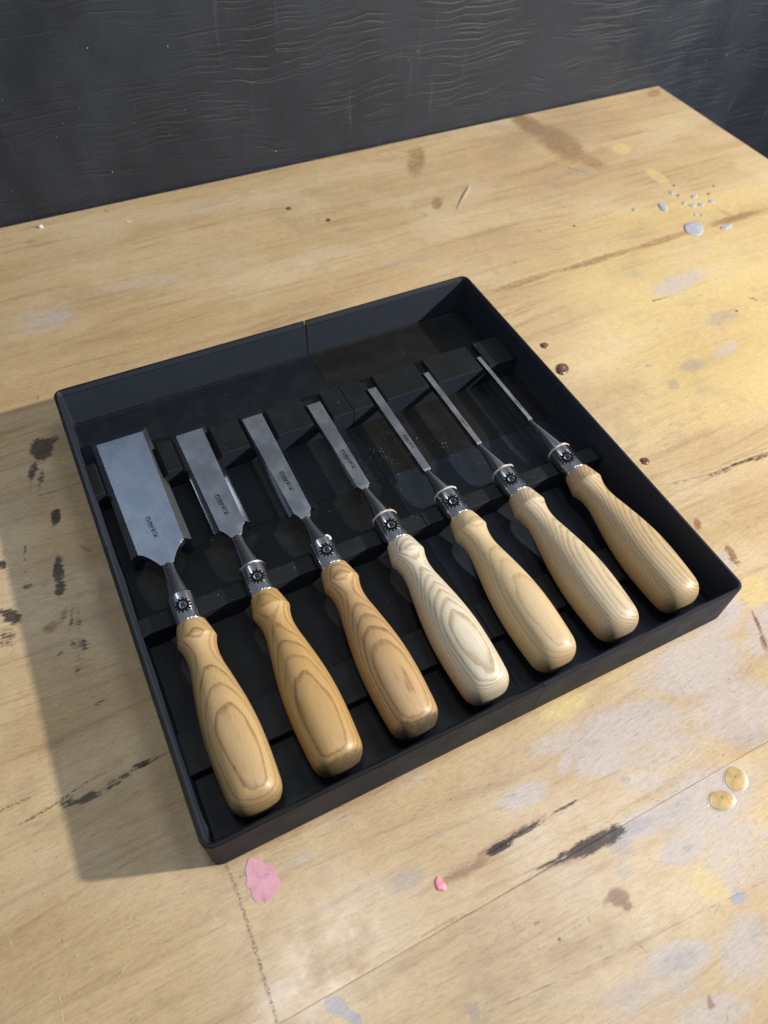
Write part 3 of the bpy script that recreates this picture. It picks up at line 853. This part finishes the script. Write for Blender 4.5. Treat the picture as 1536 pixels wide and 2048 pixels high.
support('handle_rest', -116.6, -93.0, 11.0, hand)
# ---------------------------------------------------------------- chisels
Y0 = -41.0                                # world y of the ferrule and handle joint; chisel axes run along y
def interp(P, n):
    """monotone cubic through (s, r) points"""
    s = np.array([p[0] for p in P], float); r = np.array([p[1] for p in P], float)
    d = np.diff(r) / np.diff(s)
    m = np.zeros(len(s)); m[0], m[-1] = d[0], d[-1]
    for i in range(1, len(s) - 1): m[i] = 0 if d[i - 1] * d[i] <= 0 else 2 * d[i - 1] * d[i] / (d[i - 1] + d[i])
    out = []
    for i in range(len(s) - 1):
        h = s[i + 1] - s[i]
        for t in np.linspace(0, 1, n, endpoint=False):
            out.append((s[i] + h * t, (2 * t**3 - 3 * t**2 + 1) * r[i] + (t**3 - 2 * t**2 + t) * h * m[i] + (-2 * t**3 + 3 * t**2) * r[i + 1] + (t**3 - t**2) * h * m[i + 1]))
    out.append((s[-1], r[-1]))
    return out
def lathe(prof, seg=48, expo=None):
    """prof: (y, r) list; closed ends where r is 0; expo(y) gives the superellipse power"""
    V, F = [], []
    for y, r in prof:
        n = expo(y) if expo else 2.0
        for k in range(seg):
            a = 2 * math.pi * (k + 0.5) / seg
            c, s = math.cos(a), math.sin(a)
            f = (abs(c) ** n + abs(s) ** n) ** (-1 / n)
            V.append((r * f * c, y, r * f * s))
    for i in range(len(prof) - 1):
        for k in range(seg):
            j = (k + 1) % seg
            F.append((i * seg + k, i * seg + j, (i + 1) * seg + j, (i + 1) * seg + k))
    F.append(tuple(range(seg - 1, -1, -1))); F.append(tuple((len(prof) - 1) * seg + k for k in range(seg)))
    return V, F
BUTT = 109.5
hp = [(0, 7.9), (0.35, 8.35)] + [(10.2 * t + 0.35, 8.35 + 2.4 * t ** 0.9) for t in (0.25, 0.5, 0.75, 1.0)] + [(11.0, 10.9), (11.7, 10.85)]
hp += interp([(11.9, 10.78), (14, 10.0), (18, 9.1), (22.5, 8.75), (28, 9.15), (35, 10.35), (42, 11.5), (49, 12.6), (56, 13.5), (63, 14.15), (71, 14.55), (78, 14.6), (86, 14.4), (95, 14.0), (100, 13.65)], 3)
cr = 10.0
hp += [(BUTT - cr + cr * math.sin(a) , 13.6 - 9.4 + 9.4 * math.cos(a)) for a in np.radians(np.linspace(12, 78, 10))]
hp += [(BUTT + 0.35, 4.4), (BUTT + 0.65, 2.4), (BUTT + 0.75, 0.4)]
HANDLE = [(-s, r) for s, r in hp]
def hexpo(y): return 2.0 + 0.25 * min(1, max(0, (-y - 25) / 50))

def poly_strip(strokes):
    V, F = [], []
    for q in strokes:
        b = len(V); V += list(q); F.append(tuple(range(b, b + len(q))))
    return V, F
def R4(x0, y0, x1, y1): return [(x0, y0), (x1, y0), (x1, y1), (x0, y1)]
def lettering():
    """squared lower-case letters with a bar under the first three and over the last two; unit = letter height"""
    t = 0.25
    S = []
    X = 0.0
    # n
    S += [R4(X, 0, X + t, 1), R4(X + t, 1 - t, X + .55, 1), [(X + .55, 1), (X + .55, 1 - t), (X + .6, .74), (X + .6, 0), (X + .8, 0), (X + .8, .82), (X + .68, 1)]]
    X = 1.0   # a
    S += [R4(X + .04, 1 - t, X + .62, 1), [(X + .62, 1), (X + .62, .8), (X + .62, 0), (X + .82, 0), (X + .82, .84), (X + .72, 1)], R4(X + .12, .44, X + .62, .6), R4(X, .06, X + .18, .56), R4(X + .12, 0, X + .62, .16)]
    X = 2.02  # r
    S += [R4(X, 0, X + t, 1), R4(X + t, 1 - t, X + .56, 1)]
    X = 2.72  # e
    S += [R4(X, .08, X + t, .92), R4(X + .1, 1 - .18, X + .74, 1), R4(X + .62, .46, X + .82, .9), R4(X + t, .42, X + .82, .56), R4(X + .1, 0, X + .78, .17)]
    X = 3.66  # x
    S += [[(X, 0), (X + .26, 0), (X + .92, 1), (X + .66, 1)], [(X + .66, 0), (X + .92, 0), (X + .54, .5), (X + .40, .42)], [(X, 1), (X + .26, 1), (X + .52, .58), (X + .38, .5)]]
    S += [R4(-.02, -.36, 2.45, -.22), R4(2.6, 1.2, 4.6, 1.34)]
    W, top, bot = 4.6, 1.34, -.36
    return [[((x) / W, (y - bot) / (top - bot)) for x, y in q] for q in S]
LETTERS = lettering()

def emblem_strokes():
    S = []
    n = 12
    for k in range(n):                    # gear teeth
        a = 2 * math.pi * (k + 0.5) / n
        ca, sa = math.cos(a), math.sin(a)
        q = []
        for rr, tt in ((0.68, -0.105), (1.0, -0.125), (1.0, 0.125), (0.68, 0.105)):
            q.append((rr * ca - tt * sa, rr * sa + tt * ca))
        S.append(q)
    N = 48
    for r0, r1 in ((0.46, 0.76), ):       # body ring
        for k in range(N):
            a0, a1 = 2 * math.pi * k / N, 2 * math.pi * (k + 1) / N
            S.append([(r0 * math.cos(a0), r0 * math.sin(a0)), (r1 * math.cos(a0), r1 * math.sin(a0)), (r1 * math.cos(a1), r1 * math.sin(a1)), (r0 * math.cos(a1), r0 * math.sin(a1))])
    # R
    s = 0.80
    L = [R4(-.26, -.42, -.06, .42), R4(-.06, .25, .14, .42), R4(-.06, -.08, .14, .09), [(.14, .42), (.14, .28), (.12, .2), (.12, .14), (.14, .08), (.14, -.06), (.24, .0), (.29, .12), (.29, .24), (.24, .37)],
         [(-.02, -.08), (.18, -.08), (.34, -.42), (.12, -.42)]]
    S += [[(x * s * 1.1, y * s) for x, y in q] for q in L]
    return S
EMBLEM = emblem_strokes()

M_ETCH = simple('etched_black', (0.012, 0.012, 0.014), 0.7, 0.0, 0.05)
M_MARK = simple('emblem_black', (0.006, 0.006, 0.007), 0.7, 0.0, 0.05)
M_FERR = mat_steel('ferrule_steel', (0.70, 0.71, 0.73), 0.18, (60, 8, 60), 0.06, 0.0, 0.004)
M_BOLST = mat_steel('bolster_steel', (0.70, 0.72, 0.77), 0.15, (60, 10, 60), 0.08, 0.0, 0.01)
M_WASH = mat_blotch('washer_leather', (0.42, 0.34, 0.31), (0.52, 0.46, 0.43), 0.65, 900)
M_RING = mat_steel('ring_steel', (0.55, 0.54, 0.52), 0.3)
M_GLUE = mat_blotch('clear_glue', (0.5, 0.5, 0.48), (0.72, 0.72, 0.70), 0.12, 700, 0.6, coat=0.5)
M_BLADE = [mat_steel('blade_steel', c, r, (900, 30, 900), a, s, 0.005) for c, r, a, s in (
    ((0.66, 0.73, 0.86), 0.28, 0.04, 0.05), ((0.53, 0.55, 0.60), 0.33, 0.10, 0.3), ((0.50, 0.515, 0.54), 0.36, 0.10, 0.25),  # first entry, widest blade: blue reflection tinted into the steel colour
    ((0.50, 0.515, 0.535), 0.36, 0.10, 0.1), ((0.49, 0.50, 0.52), 0.37, 0.10, 0.1), ((0.49, 0.50, 0.51), 0.38, 0.10, 0.1), ((0.50, 0.50, 0.50), 0.38, 0.10, 0.1))]
M_BEVEL = mat_steel('bevel_steel', (0.50, 0.51, 0.53), 0.13, (900, 30, 900), 0.05, 0.05, 0.01)
M_HANDLE = [
    mat_handle('ash_golden', (0.43, 0.29, 0.13), (0.15, 0.075, 0.025), 2.3, 5, 22, 0.95, -0.020, 0.8, 0.26, 0.35, 1.0, 1.0),
    mat_handle('ash_amber', (0.42, 0.262, 0.097), (0.15, 0.072, 0.02), 1.9, -7, 20, 0.70, -0.020, 0.8, 0.30, 0.85, 1.0, 2.0),
    mat_handle('ash_orange', (0.43, 0.277, 0.128), (0.155, 0.073, 0.024), 1.5, 3, 24, 0.20, -0.022, 0.7, 0.42, 0.95, 1.05, 3.0),
    mat_handle('ash_white', (0.57, 0.505, 0.39), (0.28, 0.19, 0.095), 1.1, 4, 26, 0.10, -0.010, 0.55, 0.5, 0.10, 1.05, 4.0),
    mat_handle('ash_straw', (0.49, 0.37, 0.21), (0.28, 0.17, 0.072), 2.1, 16, 24, 0.75, -0.018, 0.8, 0.30, 0.08, 0.8, 5.0),
    mat_handle('ash_pale', (0.475, 0.38, 0.25), (0.22, 0.14, 0.072), 1.25, 34, 18, 0.75, -0.02, 0.75, 0.42, 0.10, 0.9, 6.0),
    mat_handle('ash_tan', (0.44, 0.325, 0.185), (0.19, 0.11, 0.045), 1.3, 42, 18, 0.35, -0.022, 0.7, 0.38, 0.08, 1.0, 7.0)]
#        blade: top width tip, top width base, y of top tip, y of cutting edge, y where shoulder starts, neck y, neck half width
BL = [(30.7, 27.6, 114.2, 121.2, 17.0, 4.6, 3.9, 5.6), (18.4, 15.6, 100.6, 107.6, 13.5, 6.6, 3.7, 5.6), (14.2, 11.2, 96.8, 103.8, 6.5, 1.4, 3.2, 5.3),
      (10.1, 8.3, 90.8, 95.0, 9.4, 6.9, 2.6, 5.4), (6.4, 5.3, 87.6, 91.5, 4.6, 3.0, 2.3, 5.6), (4.3, 3.5, 85.8, 89.5, 10.2, 8.8, 1.9, 5.4), (3.1, 2.6, 84.4, 88.0, 15.6, 13.2, 1.7, 5.8)]
LG = [(42.5, 25.2, -131.9), (41.2, 23.5, -87.9), (42.0, 24.6, -44.3), (42.5, 24.4, -0.5), (37.2, 24.0, 43.2), (33.7, 25.7, 86.2), (34.3, 25.5, 130.5)]
LGW = [3.4, 3.5, 3.4, 3.2, 3.0, 1.7, 1.6]
PHI = [-2, 1, 0, -7, -12, -15, -18]
LABEL = ['chisel with the widest blade, bluish bright steel, lying at the left end of the tray',
         'second widest chisel with dust-speckled blade and a chipped butt on its amber handle',
         'chisel with orange-brown handle, grimy butt and clear glue blob on its ferrule',
         'chisel with the palest near-white handle showing nested oval rings, middle of the seven',
         'chisel with plain straw-coloured handle of few rings and a narrow lettered blade',
         'chisel with very thin blade and pale grey-tan striped handle, second from right',
         'chisel with the thinnest blade and tan handle with one side oval, nearest the right wall']

def make_chisel(i):
    xc = CX[i]
    root = empty('bevel_edge_chisel', (xc, Y0, AZ))
    tag(root, LABEL[i], 'chisel', 'chisels lying in the black tray')
    fix_normals(mesh('handle', *lathe(HANDLE, 56, hexpo), M_HANDLE[i], root, smooth=28))
    # ferrule
    fl = 20.0
    fr = [(-.2, 7.7), (0.0, 7.95), (0.4, 8.05), (fl - .8, 8.0), (fl - .2, 7.75), (fl, 7.3)] if i > 2 else [(-.2, 7.7), (0.0, 7.95), (0.4, 8.05), (fl - 1.6, 8.05), (fl - .6, 7.8), (fl, 7.1)]
    fix_normals(mesh('ferrule', *lathe(fr, 48), M_FERR, root, smooth=40))
    rnd = random.Random(40 + i)
    # ring between ferrule and bolster
    if i >= 3 or i == 1:
        w = 1.0 if i >= 3 else 0.5
        V, F = lathe([(fl - .3, 6.0), (fl - .2, 8.0), (fl + w * .5, 8.2), (fl + w, 7.95), (fl + w + .1, 6.2)], 64)
        if i >= 3:
            ph, lo = rnd.uniform(0, 6), 0.18
            V = [(x * (1 + rnd.uniform(-.03, .035) + .02 * math.sin(7 * math.atan2(z, x) + ph)), y + rnd.uniform(-lo, lo), z * (1 + rnd.uniform(-.03, .035) + .02 * math.sin(7 * math.atan2(z, x) + ph))) for x, y, z in V]
        fix_normals(mesh('washer', V, F, M_WASH if i >= 3 else M_RING, root, smooth=60))
    # bolster: a hollow cone that runs into the blade
    tw, bw, yt, ye, ys, yn, nh, rb = BL[i]
    n = yn - Y0
    s0, s1 = fl - .1, n + 1.5
    r1 = nh * 0.98
    prof = []
    for t in np.linspace(0, 1, 22):
        k = (1 - t) ** (1.55 if i < 3 else 1.2)
        prof.append((s0 + (s1 - s0) * t, r1 + ((6.9 if i < 3 else rb + .9) - r1) * k))
    zlow = 15.7 - AZ
    V, F = lathe(prof, 40)
    fl_t = lambda y: min(1, max(0, (y - s0) / (s1 - s0)))
    kz = min(1.25, 4.2 / (2 * r1)); sh = -1.05 - r1 * kz
    V = [(x, y, z * (1 + (kz - 1) * fl_t(y) ** 1.5) + sh * fl_t(y) ** 1.5) for x, y, z in V]
    fix_normals(mesh('bolster', V, F, M_BOLST, root, smooth=50))
    # blade
    hw_t, hb = tw / 2, bw / 2
    W2 = WB[i] / 2
    zt0, zt1, zb, land = -0.6, -1.35, 15.65 - AZ, 1.25 if i < 3 else 2.6
    st = []
    M = 26
    dw = min(2.2, W2 - hw_t + 1.2)
    for t in np.linspace(0, 1, M):
        f = 0.62 * t + 0.38 * (1 - math.sqrt(max(0, 1 - t * t)))
        yy = n + (ys - Y0 - n) * t
        wt = nh + (hb - nh) * f
        wb = wt + 0.45
        st.append((yy, wt, max(wb, wt + .05), zt0 - .25 * (1 - t)))
    st.append(((ys - Y0) + .45, hb + .02, hb + .5, zt0))
    st.append(((ys - Y0) + 1.1, hb + .04, max(W2, hb + .1), zt0))
    for t in np.linspace(0.08, 1, 10):
        yy = (ys - Y0) + (yt - ys) * t
        st.append((yy, hb + (hw_t - hb) * t, max(W2, hb + (hw_t - hb) * t + .04), zt0 + (zt1 - zt0) * t))
    V, F = [], []
    for y, wt, wb, zt in st:
        V += [(-wt, y, zt), (wt, y, zt), (wb, y, zb + land), (wb, y, zb), (-wb, y, zb), (-wb, y, zb + land)]
    e = ye - Y0
    V += [(-W2 + .02, e, zb + .35), (W2 - .02, e, zb + .35), (W2, e, zb + .2), (W2, e, zb), (-W2, e, zb), (-W2, e, zb + .2)]
    ns = len(st) + 1
    for a in range(ns - 1):
        for j in range(6):
            k = (j + 1) % 6
            F.append((a * 6 + j, a * 6 + k, (a + 1) * 6 + k, (a + 1) * 6 + j))
    F.append((0, 1, 2, 3, 4, 5)); F.append(tuple((ns - 1) * 6 + j for j in (5, 4, 3, 2, 1, 0)))
    bl = fix_normals(mesh('blade', V, F, M_BLADE[i], root, smooth=24))
    bl.data.materials.append(M_BEVEL)
    for p in bl.data.polygons:                            # side and end bevels are polished brighter than the faces
        if abs(p.normal.z) < 0.93: p.material_index = 1
    if i < 5: bevel(bl, 0.16, 2, 20)
    # etched lettering, read from tip to handle, tops of the letters to the right
    ya, yb, lx = LG[i]
    def ztop(y):
        t = (y - (ys - Y0)) / (yt - ys)
        return zt0 + (zt1 - zt0) * t + 0.05
    Q = []
    for q in LETTERS:
        Q.append([(lx - xc + (v - .5) * LGW[i], (ya - Y0) + (yb - ya) * u, 0) for u, v in q])
    V, F = poly_strip(Q)
    V = [(x, y, ztop(y)) for x, y, z in V]
    mesh('etched_lettering', V, [tuple(reversed(f)) for f in F], M_ETCH, root)
    # gear emblem wrapped on the ferrule
    Q = []
    for q in EMBLEM:
        pp = []
        for u, v in q:
            a = math.radians(PHI[i]) + u * 4.9 / 8.05
            pp.append((8.10 * math.sin(a), 9.6 + v * 4.9, 8.10 * math.cos(a)))
        Q.append(pp)
    V, F = poly_strip(Q)
    mesh('gear_emblem', V, F, M_MARK, root)
    if i == 2:
        add_blob(root, 'glue_blob', (5.3, 18.0, 5.6), (1.1, 2.2, 1.0), M_GLUE, 5)
        add_blob(root, 'glue_blob', (4.0, 19.8, 6.3), (1.4, .7, .7), M_GLUE, 6)
    return root
def add_blob(parent, name, c, r, mat, seed):
    rnd = random.Random(seed)
    bm = bmesh.new()
    bmesh.ops.create_icosphere(bm, subdivisions=2, radius=1)
    V = []
    for v in bm.verts:
        k = 1 + rnd.uniform(-.12, .12)
        V.append((c[0] + v.co.x * r[0] * k, c[1] + v.co.y * r[1] * k, c[2] + v.co.z * r[2] * k))
    F = [tuple(v.index for v in f.verts) for f in bm.faces]
    bm.free()
    return mesh(name, V, F, mat, parent, smooth=80)
for i in range(7): make_chisel(i)
# ---------------------------------------------------------------- drops, paint and crumbs on the bench
M_WHITE = mat_blotch('dried_glue', (0.28, 0.285, 0.33), (0.37, 0.375, 0.41), 0.42, 300, 0.4, coat=0.05)
M_BROWN = mat_blotch('brown_resin', (0.085, 0.035, 0.018), (0.14, 0.065, 0.035), 0.28, 300, 0.5, coat=0.4)
M_AMBER = mat_blotch('amber_varnish', (0.33, 0.22, 0.07), (0.47, 0.33, 0.13), 0.35, 150, 0.4, coat=0.2)
M_RIM = mat_blotch('pale_rim', (0.38, 0.36, 0.39), (0.46, 0.43, 0.46), 0.3, 300, 0.5, coat=0.4)
M_TAN = mat_blotch('tan_speck', (0.25, 0.14, 0.07), (0.32, 0.2, 0.11), 0.4, 300)
M_PINK = mat_blotch('pink_paint', (0.60, 0.27, 0.36), (0.66, 0.36, 0.42), 0.45, 160, 0.4, cut=(140, 140, 0.32, 0.42, 0.9))
M_PINK2 = mat_blotch('pink_chip', (0.72, 0.16, 0.24), (0.78, 0.30, 0.36), 0.4, 300)
M_CRUMB = mat_blotch('white_crumb', (0.75, 0.74, 0.72), (0.6, 0.58, 0.56), 0.6, 500)
M_CURL = mat_blotch('pale_shaving', (0.70, 0.60, 0.42), (0.62, 0.50, 0.32), 0.5, 300)
def drop(name, cx, cy, u, v, h, mat, seed, wob=0.06, flat=1.0, z=0.0, parent=None, hollow=0.0):
    """low dome on the bench, outline from two half-axes"""
    rnd = random.Random(seed)
    ph = [rnd.uniform(0, 6.28) for _ in range(3)]
    N = 28
    rings = [(1.0, 0.0), (0.96, 0.35), (0.86, 0.66), (0.7, 0.85), (0.45, 0.96), (0.2, 1.0)]
    V, F = [], []
    ox, oy = (cx, cy) if parent else (0, 0)
    for rr, hh in rings:
        for k in range(N):
            a = 2 * math.pi * k / N
            w = 1 + wob * (math.sin(2 * a + ph[0]) + .6 * math.sin(3 * a + ph[1]) + .4 * math.sin(5 * a + ph[2]))
            c, s = math.cos(a) * rr * w, math.sin(a) * rr * w
            hz = hh - hollow * max(0, 1 - rr / .8)
            V.append((ox + c * u[0] + s * v[0], oy + c * u[1] + s * v[1], h * hz + (z if rr < 1 else -.02)))
    for i in range(len(rings) - 1):
        for k in range(N):
            j = (k + 1) % N
            F.append((i * N + k, i * N + j, (i + 1) * N + j, (i + 1) * N + k))
    F.append(tuple((len(rings) - 1) * N + k for k in range(N)))
    o = mesh(name, V, F, mat, parent, smooth=75, loc=None if parent else (cx, cy, 0))
    return fix_normals(o)
WL = ['largest oval grey-white glue drop on the bench near its right end', 'oval grey glue drop, second largest, lying behind the big one',
      'lone tiny white glue dot well left of the glue spatter', 'small glue bead at the back of the spatter, midway along it', 'rightmost round white bead of the glue spatter',
      'small round bead at the left of the row of glue beads', 'thin long bead in the middle of the row of glue beads', 'bead at the right end of the row of glue beads',
      'small grey bead nearest the wall, at the left of the glue spatter', 'tiny glue speck below the row of beads, left of its neighbour', 'tiny glue speck below the row of beads, right of its neighbour',
      'flat pale glue smear on the brown streak right of the big drop']
BLb = ['largest dark brown resin drop beside the right tray wall', 'small brown resin drop behind the largest one', 'round brown resin drop beside the front half of the right tray wall']
AL = ['amber varnish disc with pale rim, the upper of two touching discs', 'amber varnish disc with pale rim and dark nicks, the lower of two touching discs']
TL = ['brown speck beside the left end of the glue spatter', 'brown speck behind the rightmost glue bead', 'brown speck highest and nearest the wall in the glue spatter', 'brown speck at the far right of the glue spatter']
cnt = {}
CURL = []
for sd, (t, cx, cy, ux, uy, vx, vy) in enumerate(DROPS):
    k = cnt.get(t, 0); cnt[t] = k + 1
    u, v = (ux, uy), (vx, vy)
    sz = min(math.hypot(*u), math.hypot(*v))
    if t == 'white':
        o = drop('glue_drop', cx, cy, u, v, min(1.1, sz * 0.24), M_WHITE, sd, 0.05 if k < 2 else 0.1)
        tag(o, WL[k], 'glue drop', 'dried glue spatter at the right of the bench')
    elif t == 'brown':
        tag(drop('resin_drop', cx, cy, u, v, sz * 0.28, M_BROWN, sd, 0.06), BLb[k], 'resin drop', 'brown resin drops beside the tray')
    elif t == 'amber':
        r = empty('varnish_disc', (cx, cy, 0))
        tag(r, AL[k], 'varnish disc', 'amber varnish discs near the front right')
        drop('pale_rim', 0, 0, (ux * 1.1, uy * 1.1), (vx * 1.1, vy * 1.1), 0.25, M_RIM, sd, 0.03, parent=r)
        drop('disc', 0, 0, u, v, 0.5, M_AMBER, sd, 0.05, parent=r, hollow=0.12)
        drop('dark_nick', 1.2, 1.0, (.5, -.3), (.25, .4), 0.62, M_BROWN, sd + 3, 0.1, parent=r)
    elif t == 'tan':
        tag(drop('resin_speck', cx, cy, u, v, sz * 0.4, M_TAN, sd, 0.08), TL[k], 'resin speck', 'brown specks among the glue spatter')
    elif t == 'crumb':
        tag(drop('glue_crumb', cx, cy, (1.9, -.6), (.5, 1.7), 2.4, M_CRUMB, sd, 0.12), 'white crumb sitting at the back edge of the bench by the wall, far left', 'crumb')
    elif t == 'chipw':
        tag(drop('wood_chip', cx, cy, (2.6, -2.0), (.6, .9), .6, M_CURL, sd, 0.1), 'small pale wood chip lying close to the back edge of the bench', 'wood chip')
    elif t == 'pinkpatch':
        rnd = random.Random(5)
        N = 60
        V = [(0, 0, .1)]; F = []
        for q in range(N):
            a = 2 * math.pi * q / N
            w = 1 + .14 * math.sin(2 * a + .6) + .10 * math.sin(3 * a + 2) + .06 * math.sin(7 * a) + .05 * math.sin(11 * a + 1) + rnd.uniform(-.03, .03)
            c, s = math.cos(a) * w, math.sin(a) * w
            V.append((c * ux + s * vx, c * uy + s * vy, .1))
        for q in range(N): F.append((0, 1 + q, 1 + (q + 1) % N))
        V = V + [(x, y, -.05) for x, y, z in V[1:]]
        for q in range(N): F.append((1 + (q + 1) % N, 1 + q, 1 + N + q, 1 + N + (q + 1) % N))
        o = mesh('paint_patch', V, F, M_PINK, None, loc=(cx, cy, 0))
        tag(o, 'flaking pink paint patch on the bench in front of the near left tray corner', 'paint patch')
    elif t == 'pinkchip':
        tag(drop('paint_chip', cx, cy, u, (vx * .7 + .3, vy), .7, M_PINK2, sd, 0.16), 'bright pink paint chip on the bench in front of the tray', 'paint chip')
    else:
        CURL.append((cx, cy))
# wood shaving: a narrow curled strip
(ax, ay), (bx, by), (cx_, cy_) = CURL
V, F = [], []
for q in range(17):
    t = q / 16
    x = (1 - t) ** 2 * ax + 2 * t * (1 - t) * bx + t * t * cx_
    y = (1 - t) ** 2 * ay + 2 * t * (1 - t) * by + t * t * cy_
    z = .5 + 1.6 * math.sin(math.pi * t)
    w = 1.3 * (0.5 + 0.5 * math.sin(math.pi * min(1, t + .15)))
    V += [(x - ax - w, y - ay + w * .6, z), (x - ax + w, y - ay - w * .6, z + .5), (x - ax + w, y - ay - w * .6, z + .2), (x - ax - w, y - ay + w * .6, z - .3)]
for q in range(16):
    for j in range(4):
        k = (j + 1) % 4
        F.append((q * 4 + j, q * 4 + k, q * 4 + 4 + k, q * 4 + 4 + j))
F += [(3, 2, 1, 0), (64, 65, 66, 67)]
tag(fix_normals(mesh('wood_shaving', V, F, M_CURL, None, loc=(ax, ay, 0))), 'curved pale wood shaving lying on the bench between tray and wall', 'wood shaving')

# pale dust: specks scattered over tray and bench
rnd = random.Random(77)
V, F = [], []
def speck(x, y, z, r):
    b = len(V)
    e = [r * rnd.uniform(.5, 1.5) for _ in range(3)]
    V.extend([(x + e[0], y, z), (x - e[0], y, z), (x, y + e[1], z), (x, y - e[1], z), (x, y, z + e[2] * .7), (x, y, z - e[2] * .3)])
    for f in ((0, 2, 4), (2, 1, 4), (1, 3, 4), (3, 0, 4), (2, 0, 5), (1, 2, 5), (3, 1, 5), (0, 3, 5)): F.append(tuple(b + i for i in f))
def on_bar(x, half): return all(abs(x - c) > h + half for c, h in zip(CX, (w / 2 + 2 for w in WB)))
for _ in range(100):
    x, y = rnd.uniform(-150, 150), rnd.uniform(-140, 150)
    if 68 < y < 104 or -38 < y < -20 or -120 < y < -90: continue
    speck(x, y, 3.05, rnd.choice((.12, .16, .2, .3)))
for cx, cy, n, sp in ((30, 40, 60, 10), (58, 42, 24, 12), (75, 28, 14, 8), (24, 30, 20, 7), (110, 8, 20, 14), (98, -5, 14, 16), (-30, 120, 14, 30)):
    for _ in range(n):
        speck(rnd.gauss(cx, sp), rnd.gauss(cy, sp * .8) if cy > 20 else rnd.gauss(cy, 4), 3.05, rnd.choice((.1, .14, .18, .25)))
for _ in range(60):
    x = rnd.uniform(-150, 150)
    if on_bar(x, .3): speck(x, rnd.uniform(73.5, 99), 19.42, rnd.choice((.1, .14, .2)))
for _ in range(46):
    x = rnd.choice((rnd.uniform(-120, -98), rnd.uniform(-77, -54), rnd.uniform(10, 34), rnd.uniform(53, 77), rnd.uniform(95, 120)))
    speck(x, rnd.uniform(-34.4, -24.6), 18.52, rnd.choice((.1, .14, .22)))
M_DUST = mat_blotch('pale_dust', (0.22, 0.2, 0.17), (0.55, 0.5, 0.46), 0.8, 900)
tag(mesh('sawdust', V, F, M_DUST), 'scattered pale sawdust specks on the tray floor and its bars', 'sawdust', None, 'stuff')
V, F = [], []
for _ in range(240):
    x, y = rnd.uniform(-255, 540), rnd.uniform(-320, 410)
    if abs(x) < 166 and abs(y) < 165: continue
    speck(x, y, 0.05, rnd.choice((.2, .25, .3, .45)))
tag(mesh('bench_grit', V, F, mat_blotch('grit', (0.12, 0.08, 0.05), (0.65, 0.55, 0.42), 0.8, 60)), 'fine grit and wood crumbs scattered over the bench top', 'grit', None, 'stuff')
# crumbs stuck to the wall
V, F = [], []
for _ in range(70):
    x, z = rnd.uniform(-160, 760), rnd.uniform(5, 165)
    r = rnd.choice((.2, .25, .3, .5))
    b = len(V)
    V.extend([(x + r, 429.6, z), (x - r, 429.6, z), (x, 429.6, z + r), (x, 429.6, z - r), (x, 429.6 - r, z)])
    for f in ((0, 4, 2), (2, 4, 1), (1, 4, 3), (3, 4, 0)): F.append(tuple(b + i for i in f))
tag(mesh('wall_specks', V, F, M_CRUMB), 'tiny white crumbs stuck to the black wall panel', 'specks', None, 'stuff')
